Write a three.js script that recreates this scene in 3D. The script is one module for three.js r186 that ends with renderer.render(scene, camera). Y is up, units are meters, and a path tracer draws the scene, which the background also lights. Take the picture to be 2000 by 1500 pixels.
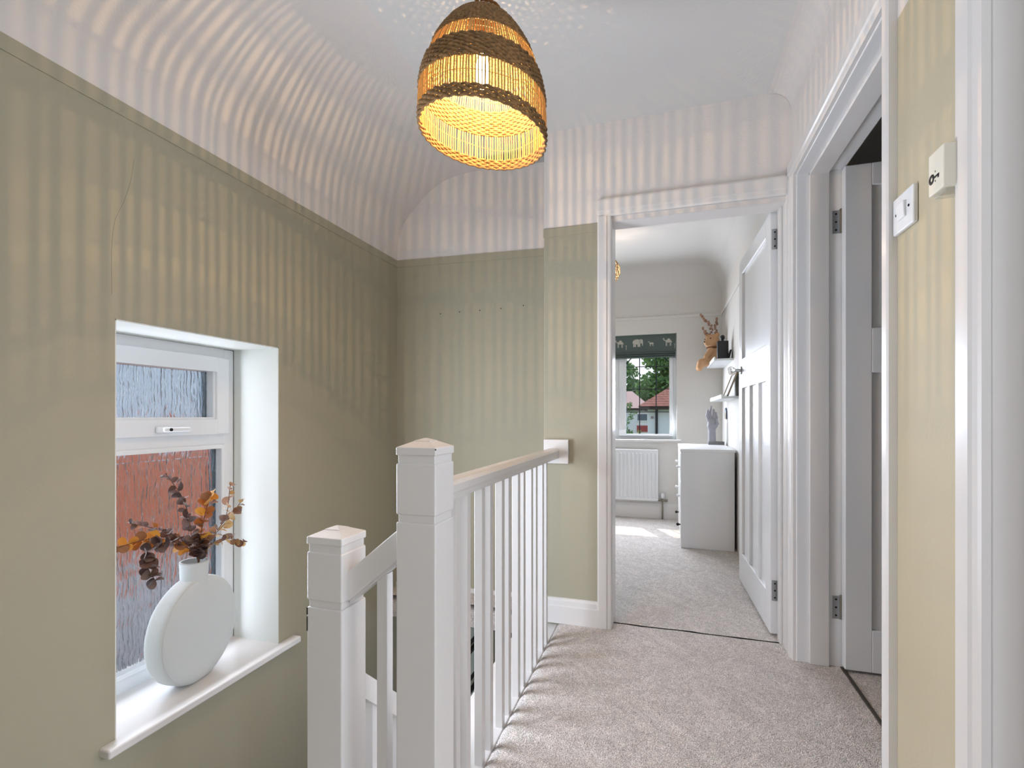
import * as THREE from 'three';
import { RoundedBoxGeometry } from 'three/addons/geometries/RoundedBoxGeometry.js';
import { mergeGeometries, mergeVertices, toCreasedNormals } from 'three/addons/utils/BufferGeometryUtils.js';
import { RectAreaLightUniformsLib } from 'three/addons/lights/RectAreaLightUniformsLib.js';
import { MarchingCubes } from 'three/addons/objects/MarchingCubes.js';
import { ImprovedNoise } from 'three/addons/math/ImprovedNoise.js';

// ------------------------------------------------------------------ camera, sky, sun, window light, exposure
RectAreaLightUniformsLib.init();
const scene = new THREE.Scene();
const camera = new THREE.PerspectiveCamera(2 * Math.atan(750 / 960) * 180 / Math.PI, 2000 / 1500, 0.02, 400);
camera.position.set(0, 1.04, 0);
camera.rotation.y = Math.atan(300 / 960);
camera.setViewOffset(2000, 1500, 0, -62, 2000, 1500);        // lens raised: verticals stay upright

const noise = new ImprovedNoise();
const fbm = (x, y, z, o = 4) => { let a = 0, s = 0.5; for (let k = 0; k < o; k++) { a += s * noise.noise(x, y, z); x *= 2.03; y *= 2.03; z *= 2.03; s *= 0.5; } return a; };
{ // a summer sky: blue with loose white cloud, the same all the way round
  const W = 512, H = 256, d = new Float32Array(W * H * 4);
  for (let j = 0; j < H; j++) for (let i = 0; i < W; i++) {
    const el = ((j + 0.5) / H - 0.5) * Math.PI, az = (i + 0.5) / W * 2 * Math.PI;
    const y = Math.sin(el), x = Math.cos(el) * Math.cos(az), z = Math.cos(el) * Math.sin(az), up = Math.max(0, y);
    const t = Math.pow(1 - up, 3);
    let c = [0.30 + 0.34 * t, 0.50 + 0.26 * t, 0.86 + 0.08 * t];
    const n = fbm(x * 2.6 + 3, y * 5 + 1, z * 2.6 + 7, 5), k = THREE.MathUtils.smoothstep(n, -0.02, 0.22) * 0.75;
    c = c.map((v) => v * (1 - k) + 1.0 * k);
    const o = (j * W + i) * 4; d[o] = c[0]; d[o + 1] = c[1]; d[o + 2] = c[2]; d[o + 3] = 1;
  }
  const t = new THREE.DataTexture(d, W, H, THREE.RGBAFormat, THREE.FloatType);
  t.mapping = THREE.EquirectangularReflectionMapping; t.magFilter = t.minFilter = THREE.LinearFilter; t.needsUpdate = true;
  scene.background = t; scene.backgroundIntensity = 1.15;
}
const sun = new THREE.DirectionalLight(0xfff2de, 3.2);
sun.position.set(-0.28 * 30, 30, -0.56 * 30); sun.target.position.set(0, 0, -5); sun.position.add(sun.target.position);
sun.castShadow = true; sun.shadow.mapSize.set(2048, 2048);
Object.assign(sun.shadow.camera, { left: -30, right: 30, top: 30, bottom: -30, near: 1, far: 120 });
scene.add(sun, sun.target);
function windowLight(color, nits, w, h, at, towards) {       // soft area light set at a window
  const l = new THREE.RectAreaLight(color, nits, w, h); l.position.set(...at); l.lookAt(...towards); scene.add(l); return l;
}
windowLight(0xe6efff, 1.5, 0.60, 1.20, [-1.775, 0.70, -1.374], [0, 0.70, -1.374]);        // landing window, at the glass
windowLight(0xe6efff, 13, 0.62, 1.04, [-1.565, 0.79, -1.374], [0, 0.79, -1.374]);          // landing window, where its light enters the stairwell
windowLight(0xe8f0ff, 9.5, 1.45, 0.74, [-0.62, 1.25, -5.17], [-0.62, 0.35, -2.2]);       // bedroom window, light falling from the sky
windowLight(0xe8f0ff, 10, 1.20, 1.20, [3.36, 1.50, -0.35], [0, 1.50, -0.35]);           // unseen window past the nearest doorway, lights the newels from the right
windowLight(0xe6efff, 4, 0.70, 0.80, [0.47, -1.10, -3.90], [-3, -1.10, -3.90]);             // unseen window downstairs, placed to light the framed prints
windowLight(0xeaf1ff, 9, 0.36, 1.20, [0.27, 1.55, 1.57], [0.27, 1.55, 0]);               // fill light at the added window behind the camera
const renderer = new THREE.WebGLRenderer({ antialias: true });
renderer.toneMapping = THREE.LinearToneMapping;
renderer.toneMappingExposure = 1.34;
renderer.shadowMap.enabled = true; renderer.shadowMap.type = THREE.PCFSoftShadowMap;

// ------------------------------------------------------------------ helpers
let seed = 12345;
const rnd = () => { seed = (seed * 1664525 + 1013904223) >>> 0; return seed / 4294967296; };
const rr = (a, b) => a + (b - a) * rnd();
const V = (x, y, z) => new THREE.Vector3(x, y, z);
const used = new Map();
const numbered = (n) => { const k = used.get(n) ?? -1; used.set(n, k + 1); return k < 0 ? n : n + '_' + String(k + 1).padStart(3, '0'); };
const bx = (x0, x1, y0, y1, z0, z1) => new THREE.BoxGeometry(x1 - x0, y1 - y0, z1 - z0).translate((x0 + x1) / 2, (y0 + y1) / 2, (z0 + z1) / 2);
const rb = (x0, x1, y0, y1, z0, z1, r = 0.003, s = 2) => new RoundedBoxGeometry(x1 - x0, y1 - y0, z1 - z0, s, Math.min(r, (x1 - x0) * 0.49, (y1 - y0) * 0.49, (z1 - z0) * 0.49)).translate((x0 + x1) / 2, (y0 + y1) / 2, (z0 + z1) / 2);
const cyl = (r0, r1, h, seg = 20) => new THREE.CylinderGeometry(r1, r0, h, seg);
const between = (a, b, r0, r1 = r0, seg = 10) => {
  const A = V(...a), B = V(...b), g = new THREE.CylinderGeometry(r1, r0, A.distanceTo(B), seg);
  return g.applyQuaternion(new THREE.Quaternion().setFromUnitVectors(V(0, 1, 0), B.clone().sub(A).normalize())).translate((A.x + B.x) / 2, (A.y + B.y) / 2, (A.z + B.z) / 2);
};
const tube = (pts, r, seg = 40, rad = 8) => new THREE.TubeGeometry(new THREE.CatmullRomCurve3(pts.map((p) => V(...p))), seg, r, rad, false);
// a profile swept straight along an axis: points are [x, y] along 'z', [z, y] along 'x'
function prism(pts, a, b, axis = 'z') {
  const s = new THREE.Shape(pts.map(([u, v]) => new THREE.Vector2(axis === 'z' ? u : -u, v)));
  const g = new THREE.ExtrudeGeometry(s, { depth: Math.abs(b - a), bevelEnabled: false });
  if (axis === 'z') return g.translate(0, 0, Math.min(a, b));
  return g.applyMatrix4(new THREE.Matrix4().set(0, 0, 1, Math.min(a, b), 0, 1, 0, 0, -1, 0, 0, 0, 0, 0, 0, 1)); // shape u -> -z, depth -> x
}
function metreUV(g) {                                         // uv in metres, seen along each face's main axis
  const p = g.attributes.position, n = g.attributes.normal, uv = new Float32Array(p.count * 2);
  for (let i = 0; i < p.count; i++) {
    const ax = Math.abs(n.getX(i)), ay = Math.abs(n.getY(i)), az = Math.abs(n.getZ(i));
    if (ax >= ay && ax >= az) { uv[2 * i] = p.getZ(i); uv[2 * i + 1] = p.getY(i); }
    else if (ay >= az) { uv[2 * i] = p.getX(i); uv[2 * i + 1] = p.getZ(i); }
    else { uv[2 * i] = p.getX(i); uv[2 * i + 1] = p.getY(i); }
  }
  g.setAttribute('uv', new THREE.BufferAttribute(uv, 2)); return g;
}
const merged = (gs) => {
  if (gs.length === 1) return gs[0];
  const keep = gs.some((g) => g.attributes.color) ? ['position', 'normal', 'uv', 'color'] : ['position', 'normal', 'uv'];
  return mergeGeometries(gs.map((g) => { const k = g.index ? g.toNonIndexed() : g.clone(); for (const a of Object.keys(k.attributes)) if (!keep.includes(a)) k.deleteAttribute(a); k.morphAttributes = {}; return k; }));
};
function obj(name, geos, mat, parent = scene) {
  let g = merged(Array.isArray(geos) ? geos : [geos]);
  if (mat.userData.metre) g = metreUV(g.index ? g.toNonIndexed() : g);
  const m = new THREE.Mesh(g, mat); m.name = parent === scene ? numbered(name) : name; m.castShadow = m.receiveShadow = true; parent.add(m); return m;
}
function tag(o, label, category, group, kind) { o.userData.label = label; if (category) o.userData.category = category; if (group) o.userData.group = group; if (kind) o.userData.kind = kind; return o; }
const struct = (name, geos, mat, label, category) => tag(obj(name, geos, mat), label, category, null, 'structure');
function thing(name, label, category, at = [0, 0, 0], turn = 0, group, kind) { const o = new THREE.Group(); o.name = numbered(name); o.position.set(...at); o.rotation.y = turn; scene.add(o); return tag(o, label, category, group, kind); }
function part(name, geos, mat, parent, label) { const o = obj(name, geos, mat, parent); if (label) o.userData.label = label; return o; }

// ------------------------------------------------------------------ textures and materials
function dataTex(W, H, f, srgb = false, repeat = [1, 1]) {
  const d = new Uint8Array(W * H * 4);
  for (let j = 0; j < H; j++) for (let i = 0; i < W; i++) { const c = f(i / W, j / H, i, j), o = (j * W + i) * 4; for (let k = 0; k < 3; k++) d[o + k] = Math.max(0, Math.min(255, 255 * (Array.isArray(c) ? c[k] : c))); d[o + 3] = 255; }
  const t = new THREE.DataTexture(d, W, H); t.magFilter = t.minFilter = THREE.LinearFilter; t.wrapS = t.wrapT = THREE.RepeatWrapping; t.repeat.set(...repeat);
  if (srgb) t.colorSpace = THREE.SRGBColorSpace; t.needsUpdate = true; return t;
}
const pn = (u, v, f, s = 0) => { // periodic noise on the unit square
  const a = u * 2 * Math.PI, b = v * 2 * Math.PI, k = f / (2 * Math.PI);
  return noise.noise(k * Math.cos(a) + s * 7.3 + 11, k * Math.sin(a) + k * Math.cos(b) * 1.0 + s * 3.1, k * Math.sin(b) + s * 1.7 + 5);
};
const speck = new Float32Array(512 * 512).map(() => rnd());
const carpetColor = dataTex(512, 512, (u, v, i, j) => {
  const s = (speck[j * 512 + i] + speck[((j + 1) % 512) * 512 + i] + speck[j * 512 + (i + 1) % 512] + speck[((j + 1) % 512) * 512 + (i + 1) % 512]) / 4 - 0.5;
  const k = 1 + s * 0.8 + 0.06 * pn(u, v, 30, 1) + 0.05 * pn(u, v, 9, 2);
  const w = 0.03 * (speck[i * 512 + j] - 0.5);
  return [0.80 * k + w, 0.770 * k, 0.748 * k - w];
}, true, [1.6, 1.6]);
const carpetBump = dataTex(512, 512, (u, v, i, j) => { const s = (speck[j * 512 + i] + speck[((j + 1) % 512) * 512 + i] + speck[j * 512 + (i + 1) % 512]) / 3; return 0.25 + 0.5 * s + 0.16 * pn(u, v, 26, 4); }, false, [1.6, 1.6]);
const paperBump = dataTex(512, 512, (u, v, i, j) => 0.5 + 0.22 * pn(u, v, 60, 1) + 0.14 * pn(u, v, 130, 2) + 0.12 * (speck[j * 512 + i] - 0.5), false, [2, 2]);
const rollerBump = dataTex(512, 512, (u, v, i, j) => 0.5 + 0.2 * pn(u, v, 90, 3) + 0.15 * pn(u, v, 25, 4), false, [1.5, 1.5]);
const paintBump = dataTex(256, 256, (u, v, i, j) => 0.5 + 0.2 * noise.noise(u * 40, v * 3, 1.5) + 0.1 * pn(u, v, 30, 8), false, [2, 2]);
const M = {};
const std = (name, o, metre = false) => { const m = new THREE.MeshStandardMaterial(o); m.name = name; if (metre) m.userData.metre = true; return (M[name] = m); };
const phy = (name, o, metre = false) => { const m = new THREE.MeshPhysicalMaterial(o); m.name = name; if (metre) m.userData.metre = true; return (M[name] = m); };
std('sage', { color: 0xa6a18c, roughness: 0.75, bumpMap: rollerBump, bumpScale: 0.0006 }, true);
std('sageCream', { color: 0xbfb59a, roughness: 0.7, bumpMap: rollerBump, bumpScale: 0.0006 }, true);  // the sage made lighter and yellower for the right wall
std('paper', { color: 0xdcd7d3, roughness: 0.85, bumpMap: paperBump, bumpScale: 0.0014 }, true);
std('ceilingPaint', { color: 0xd9d8d6, roughness: 0.85, bumpMap: rollerBump, bumpScale: 0.0008 }, true);
std('bedWall', { color: 0xdbd8d3, roughness: 0.8, bumpMap: rollerBump, bumpScale: 0.0006 }, true);
std('reveal', { color: 0xe0e2dc, roughness: 0.6, bumpMap: rollerBump, bumpScale: 0.0005 }, true);
phy('gloss', { color: 0xdedbd8, roughness: 0.35, clearcoat: 0.25, clearcoatRoughness: 0.2, bumpMap: paintBump, bumpScale: 0.0003 }, true);
phy('doorPaint', { color: 0xe2e2e2, roughness: 0.38, clearcoat: 0.25, clearcoatRoughness: 0.25, bumpMap: paintBump, bumpScale: 0.0003 }, true);
phy('upvc', { color: 0xe6e8ea, roughness: 0.28 });
std('carpet', { map: carpetColor, color: 0xffffff, roughness: 1, bumpMap: carpetBump, bumpScale: 0.008 }, true);
std('steel', { color: 0xb0b2b5, metalness: 1, roughness: 0.32 });
std('brass', { color: 0x8a8578, metalness: 1, roughness: 0.4 });
std('dark', { color: 0x151412, roughness: 0.8 });
std('black', { color: 0x0b0b0c, roughness: 0.45 });
std('gap', { color: 0x4a443e, roughness: 0.9 });
phy('pane', { color: 0xffffff, roughness: 0.0, transmission: 1, thickness: 0, ior: 1.5 });

// ------------------------------------------------------------------ the shell of the landing and stairwell
const XL = -1.57, XR = 0.53, ZD = -2.44, ZB = -5.2, CEIL = 2.48, RAILH = 1.99, GROUND = -2.7;
const WIN = { z0: -1.70, z1: -1.048, y0: 0.07, y1: 1.33 };
{
  const w = thing('wall_left', 'sage green stairwell wall around the frosted window', 'wall', [0, 0, 0], 0, null, 'structure');
  const a = XL - 0.30, b = XL;
  part('wall_face', [bx(a, b, -2.6, WIN.y0, -5.1, 0.4), bx(a, b, WIN.y1, RAILH, -5.1, 0.4), bx(a, b, WIN.y0, WIN.y1, WIN.z1, 0.4), bx(a, b, WIN.y0, WIN.y1, -5.1, WIN.z0)], M.sage, w);
  part('border_strip', rb(b - 0.002, b + 0.003, RAILH - 0.043, RAILH, -2.70, 0.25, 0.0015), M.sage, w);
  part('crack', tube([[-1.5698, 1.400, -1.039], [-1.5698, 1.545, -1.039], [-1.5698, 1.624, -1.048], [-1.5698, 1.693, -1.074], [-1.5698, 1.764, -1.093], [-1.5698, 1.835, -1.103]], 0.0006, 60, 5), std('crackShade', { color: 0x989380, roughness: 0.9 }), w, 'hairline crack in the plaster');
  part('window_reveal', [bx(a + 0.06, b - 0.001, WIN.y1 - 0.004, WIN.y1, WIN.z0, WIN.z1), bx(a + 0.06, b - 0.001, WIN.y0, WIN.y1, WIN.z0, WIN.z0 + 0.004), bx(a + 0.06, b - 0.001, WIN.y0, WIN.y1, WIN.z1 - 0.004, WIN.z1)], M.reveal, w, 'off-white painted window reveal');
}
// far wall of the stairwell, a touch out of square
const farZ = (x) => -2.665 - 0.055 * (x - XL) / 0.98;
{
  const w = thing('wall_far', 'sage green wall at the far end of the stairwell with small screw holes', 'wall', [0, 0, 0], 0, null, 'structure');
  const quad = (x0, x1, y0, y1, t0, t1) => { // a slab that follows the wall's line, t0..t1 behind its face
    const s = new THREE.Shape([[x0, -farZ(x0) + t0], [x1, -farZ(x1) + t0], [x1, -farZ(x1) + t1], [x0, -farZ(x0) + t1]].map((p) => new THREE.Vector2(...p)));
    return new THREE.ExtrudeGeometry(s, { depth: y1 - y0, bevelEnabled: false }).rotateX(-Math.PI / 2).translate(0, y0, 0);
  };
  part('wall_face', quad(XL, -0.58, -0.13, RAILH, 0, 0.13), M.sage, w);
  part('frieze', quad(XL, -0.58, RAILH, CEIL + 0.05, 0.002, 0.13), M.paper, w, 'white textured paper above the border strip');
  part('border_strip', quad(XL, -0.59, RAILH - 0.043, RAILH, -0.003, 0.01), M.sage, w);
  part('edge_trim', quad(XL, -0.59, -0.05, 0.025, -0.012, 0.01), M.gloss, w, 'white painted trim along the foot of the wall');
  for (const [x, y] of [[-1.285, 1.65], [-1.165, 1.655], [-1.04, 1.658], [-0.912, 1.662], [-0.778, 1.672]]) part('screw_hole', cyl(0.0032, 0.0032, 0.002, 10).rotateX(Math.PI / 2).translate(x, y, farZ(x) + 0.0005), M.dark, w);
}
// wall with the bedroom door
const D1 = { x0: -0.249, x1: 0.507, top: 2.01 };
{
  const w = thing('wall_end', 'sage wall beside the bedroom doorway with white textured frieze above', 'wall', [0, 0, 0], 0, null, 'structure');
  part('wall_face', [rb(-0.593, D1.x0 - 0.02, -0.13, RAILH, -2.56, ZD, 0.006), bx(-0.593, -0.58, -0.13, RAILH, -2.75, -2.46)], M.sage, w);
  part('frieze', [rb(-0.593, XR + 0.02, RAILH, CEIL + 0.05, -2.56, ZD - 0.002, 0.006), bx(-0.593, -0.58, RAILH, CEIL + 0.05, -2.75, -2.46)], M.paper, w, 'white textured paper above the door');
  part('border_strip', rb(-0.595, -0.313, RAILH - 0.043, RAILH, ZD - 0.01, ZD + 0.003, 0.0015), M.sage, w);
  struct('baseboard_end', prism([[ZD, 0], [ZD + 0.02, 0], [ZD + 0.02, 0.085], [ZD + 0.016, 0.092], [ZD + 0.014, 0.112], [ZD + 0.007, 0.122], [ZD, 0.124]], -0.575, -0.312, 'x'), M.gloss, 'white moulded skirting board between the handrail and the bedroom door', 'skirting board');
}
// right wall with two doorways
const D2 = { z0: -2.345, z1: -1.443, top: 2.06, depth: 0.175 }, D3 = { z0: -1.047, z1: -0.225, top: 2.06 };
{
  const w = thing('wall_right', 'cream toned wall between the two right-hand doorways', 'wall', [0, 0, 0], 0, null, 'structure');
  part('wall_face', [bx(XR, XR + 0.12, -0.13, RAILH, D2.z1 + 0.03, D3.z0 - 0.03), bx(XR, XR + 0.12, -0.13, RAILH, D3.z1 + 0.03, 1.75)], M.sageCream, w);
  part('frieze', [bx(XR, XR + 0.12, RAILH, CEIL + 0.05, D2.z1 + 0.03, 1.75), bx(XR, XR + 0.12, D2.top + 0.03, CEIL + 0.05, -2.6, D2.z1 + 0.03), bx(XR, XR + 0.12, -0.13, D2.top + 0.03, -2.56, D2.z0 - 0.03)], M.paper, w, 'white textured paper above the doors');
  const r = 0.09, p = [[XR, CEIL - r]]; for (let k = 0; k <= 8; k++) { const t = k / 8 * Math.PI / 2; p.push([XR - r + r * Math.cos(t), CEIL - r + r * Math.sin(t)]); } p.push([XR, CEIL]);
  part('cove', prism(p.slice(1), ZD, 1.7), M.paper, w);
}
struct('wall_back', [bx(-0.66, XR + 0.12, -0.13, 0.95, 1.6, 1.8), bx(-0.66, XR + 0.12, 2.15, CEIL + 0.05, 1.6, 1.8), bx(-0.66, 0.06, 0.95, 2.15, 1.6, 1.8), bx(0.48, XR + 0.12, 0.95, 2.15, 1.6, 1.8)], M.sage, 'sage wall with an added fill window behind the camera', 'wall');  // opening left for the added fill window
struct('wall_stair', [bx(XL, -0.54, -2.6, CEIL + 0.05, 0.25, 0.37), bx(-0.66, -0.54, -0.6, CEIL + 0.05, 0.3, 1.65)], M.sage, 'sage wall closing the stairs beside the camera', 'wall');
{ // ceiling with the deep cove along the window wall
  const c = thing('ceiling', 'white landing ceiling with a deep curved cove over the stair wall', 'ceiling', [0, 0, 0], 0, null, 'structure');
  part('ceiling_face', bx(-1.16, XR + 0.12, CEIL, CEIL + 0.15, -2.75, 1.75), M.ceilingPaint, c);
  const key = [[-1.57, 1.99], [-1.568, 2.08], [-1.555, 2.15], [-1.52, 2.225], [-1.45, 2.305], [-1.375, 2.375], [-1.295, 2.428], [-1.21, 2.460], [-1.10, 2.476], [-1.00, 2.48]];
  const curve = new THREE.SplineCurve(key.map((p) => new THREE.Vector2(...p))).getPoints(40).map((p) => [p.x, p.y]);
  const g = prism([...curve, [-1.0, 2.63], [-1.87, 2.63], [-1.87, 1.99]], -2.75, 0.4);
  const cg = toCreasedNormals(g, 0.5), cp = cg.attributes.position, cu = cg.attributes.uv;
  for (let i = 0; i < cp.count; i++) cu.setXY(i, cp.getZ(i), cp.getX(i) + cp.getY(i));        // paper laid up and over the curve
  const coved = M.paper.clone(); coved.name = 'covePaper'; coved.userData = {};
  part('cove', cg, coved, c, 'white textured curved cove');
}
// carpeted floors
function carpet(name, x0, x1, z0, z1, label, rolled) {
  const nx = Math.round((x1 - x0) / 0.02), nz = Math.round((z1 - z0) / 0.02);
  const g = new THREE.PlaneGeometry(x1 - x0, z1 - z0, nx, nz).rotateX(-Math.PI / 2).translate((x0 + x1) / 2, 0, (z0 + z1) / 2), p = g.attributes.position;
  for (let i = 0; i < p.count; i++) {
    const x = p.getX(i), z = p.getZ(i);
    let y = 0.0042 * fbm(x * 4, 2.2, z * 16 + 2 * noise.noise(x * 2, 0, z * 2), 3) + 0.0030 * fbm(x * 9, 5.5, z * 30, 2);
    if (rolled) { const s = Math.min(1, (x - x0) / 0.035); y += -0.022 * Math.pow(1 - s, 2.2); }
    p.setY(i, y);
  }
  g.computeVertexNormals();
  const f = struct(name, [g, bx(x0, x1, -0.125, -0.03, z0, z1)], M.carpet, label, 'floor'); return f;
}
carpet('floor', -0.525, 0.69, -2.505, 1.62, 'grey beige twist pile carpet on the landing', true);
carpet('floor', -2.2, 0.53, -5.22, -2.518, 'pale grey beige carpet on the bedroom floor');
carpet('floor', 0.70, 2.6, -4.9, -1.15, 'carpet inside the right-hand doorway');
carpet('floor', 0.70, 3.4, -1.08, 1.9, 'carpet of the unseen room beyond the nearest doorway');
struct('trim_1', rb(0.688, 0.703, -0.05, 0.004, D2.z0, D2.z1, 0.003), M.gap, 'dark threshold strip in the right-hand doorway', 'threshold strip');
struct('trim_2', rb(-0.26, 0.515, -0.05, -0.012, -2.520, -2.503, 0.002), M.gap, 'dark gap strip between landing and bedroom carpets', 'threshold strip');
// bedroom shell
struct('wall_bedroom', [
  bx(-2.3, -1.52, -0.13, CEIL + 0.05, ZB - 0.25, ZB), bx(0.108, 0.66, -0.13, CEIL + 0.05, ZB - 0.25, ZB), bx(-1.52, 0.108, -0.13, 0.80, ZB - 0.25, ZB), bx(-1.52, 0.108, 1.875, CEIL + 0.05, ZB - 0.25, ZB),
], M.bedWall, 'pale grey bedroom wall with the leaded window', 'wall');
struct('wall_bedroom', [bx(0.526, 0.65, -0.13, CEIL + 0.05, ZB, -2.56)], M.bedWall, 'pale bedroom wall behind the open door and shelves', 'wall');
struct('wall_bedroom', [bx(-2.3, -2.2, -0.13, CEIL + 0.05, ZB, -2.7), bx(-2.3, -0.58, -0.13, CEIL + 0.05, -2.86, -2.80), bx(-0.62, D1.x0 - 0.02, -0.13, CEIL + 0.05, -2.60, -2.56), bx(D1.x0 - 0.02, XR, D1.top + 0.02, CEIL + 0.05, -2.60, -2.56), bx(-0.62, -0.58, -0.13, CEIL + 0.05, -2.82, -2.57)], M.bedWall, 'pale bedroom walls out of sight beside the doorway', 'wall');
{
  const c = thing('ceiling', 'white bedroom ceiling with curved edges', 'ceiling', [0, 0, 0], 0, null, 'structure');
  part('ceiling_face', bx(-2.3, 0.65, CEIL, CEIL + 0.1, ZB - 0.1, -2.56), M.ceilingPaint, c);
  const r = 0.24, q = (s, e) => { const p = []; for (let k = 0; k <= 12; k++) { const t = k / 12 * Math.PI / 2; p.push([e + s * (r - r * Math.cos(t)), CEIL - r + r * Math.sin(t)]); } return p; };
  part('cove', toCreasedNormals(prism([...q(1, ZB), [ZB, CEIL]], -2.2, 0.526, 'x'), 0.5), M.ceilingPaint, c);
  part('cove', toCreasedNormals(prism([...q(-1, 0.526), [0.526, CEIL]], ZB, -2.56), 0.5), M.ceilingPaint, c);
  struct('trim_3', [rb(-2.2, 0.526, 2.02, 2.05, ZB, ZB + 0.014, 0.004), rb(0.512, 0.526, 2.02, 2.05, ZB, -3.4, 0.004)], M.bedWall, 'thin picture rail high on the bedroom walls', 'picture rail');
  struct('baseboard_bedroom', prism([[ZB, 0], [ZB + 0.018, 0], [ZB + 0.018, 0.12], [ZB + 0.012, 0.135], [ZB + 0.006, 0.152], [ZB, 0.155]], -2.2, 0.526, 'x'), M.gloss, 'white skirting board under the bedroom radiator', 'skirting board');
}
// unlit room behind the right-hand doorway, made deep so it stays dark
struct('wall_room', [bx(0.65, 2.7, -0.13, CEIL, -5.0, -4.9), bx(2.6, 2.7, -0.13, CEIL, -4.9, -1.2), bx(0.65, 2.7, -0.13, CEIL, -1.2, -1.14), bx(0.65, 2.7, CEIL, CEIL + 0.1, -5.0, -1.14)], M.bedWall, 'mostly unseen pale walls set far back, leaving the room behind the right-hand doorway dark', 'wall');
struct('wall_room', [bx(0.65, 3.6, -0.13, CEIL, -1.13, -1.08), bx(0.65, 3.6, -0.13, CEIL, 1.9, 2.0), bx(3.4, 3.6, -0.13, 0.88, -1.1, 2.0), bx(3.4, 3.6, 2.12, CEIL, -1.1, 2.0), bx(3.4, 3.6, 0.88, 2.12, -1.1, -0.97), bx(3.4, 3.6, 0.88, 2.12, 0.27, 2.0), bx(0.65, 3.6, CEIL, CEIL + 0.1, -1.13, 2.0)], M.bedWall, 'pale walls of the unseen room that passes daylight through the nearest doorway', 'wall');  // out-of-view shell whose window lights the landing
// downstairs
struct('floor', bx(XL - 0.3, 1.2, -2.75, -2.6, -5.1, 0.5), M.gap, 'dark hall floor at the foot of the stairs', 'floor');
struct('wall_hall', [bx(XL, 1.2, -2.6, -0.13, -5.1, -5.0), bx(0.5, 0.6, -2.6, -1.5, -5.0, 0.4), bx(0.5, 0.6, -0.7, -0.13, -5.0, 0.4), bx(0.5, 0.6, -1.5, -0.7, -5.0, -4.25), bx(0.5, 0.6, -1.5, -0.7, -3.55, 0.4), bx(-0.60, 0.6, -0.145, -0.126, -2.5, 1.7), bx(XL, 0.6, -0.145, -0.126, -5.1, -2.66)], M.sage, 'sage walls of the hall below the landing', 'wall');

// ------------------------------------------------------------------ doorways and doors
const archProfile = (w, t) => [[0, 0], [0, t * 0.6], [w * 0.10, t * 0.72], [w * 0.28, t * 0.78], [w * 0.34, t], [w * 0.9, t], [w, t * 0.82], [w, 0]];  // from the opening outwards
{ // bedroom doorway
  const f = thing('trim_4', 'white moulded door frame around the bedroom doorway', 'door frame', [0, 0, 0], 0, null, 'structure');
  const t = 0.02, w = 0.066;
  const post = (x, sgn, h, ww = w) => { // upright architrave on the face z = ZD
    const s = new THREE.Shape(archProfile(ww, t).map(([u, v]) => new THREE.Vector2(x + sgn * u, -(ZD + v))));
    return new THREE.ExtrudeGeometry(s, { depth: h, bevelEnabled: false }).rotateX(-Math.PI / 2);
  };
  part('architrave', post(D1.x0 - 0.004, -1, D1.top + 0.004), M.gloss, f);
  part('architrave', post(D1.x1 + 0.002, 1, D1.top + 0.004, 0.0195), M.gloss, f);
  part('architrave', prism(archProfile(0.085, t).map(([u, v]) => [ZD + v, D1.top + 0.004 + u]), D1.x0 - 0.07, XR - 0.002, 'x'), M.gloss, f);
  part('lining', [rb(D1.x0 - 0.025, D1.x0, 0, D1.top + 0.02, -2.60, ZD - 0.001), rb(D1.x1, D1.x1 + 0.022, 0, D1.top + 0.02, -2.60, ZD - 0.001), rb(D1.x0 - 0.02, D1.x1 + 0.02, D1.top, D1.top + 0.025, -2.60, ZD - 0.001)], M.gloss, f);
  part('door_stop', [rb(D1.x1 - 0.012, D1.x1, 0, D1.top, -2.545, -2.50), rb(D1.x0, D1.x1, D1.top - 0.012, D1.top, -2.545, -2.50)], M.gloss, f);
}
function hinge(parent, at, face, h = 0.095, wl = 0.03) { // butt hinge: one leaf on each side of the knuckle; face '+z' or '-z'...
  const g = new THREE.Group(); g.name = 'hinge'; g.position.set(...at); g.rotation.y = face; parent.add(g);
  part('hinge_leaf', rb(-wl, 0, -h / 2, h / 2, -0.001, 0.0018, 0.0006), M.steel, g);
  part('knuckle', [cyl(0.0055, 0.0055, h, 14).translate(0.003, 0, 0.002), cyl(0.007, 0.004, 0.006, 14).translate(0.003, h / 2 + 0.003, 0.002)], M.brass, g);
  for (const y of [-0.033, 0, 0.033]) part('screw', cyl(0.0042, 0.0042, 0.0012, 12).rotateX(Math.PI / 2).translate(-wl * 0.55, y, 0.0022), M.dark, g);
  return g;
}
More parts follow.
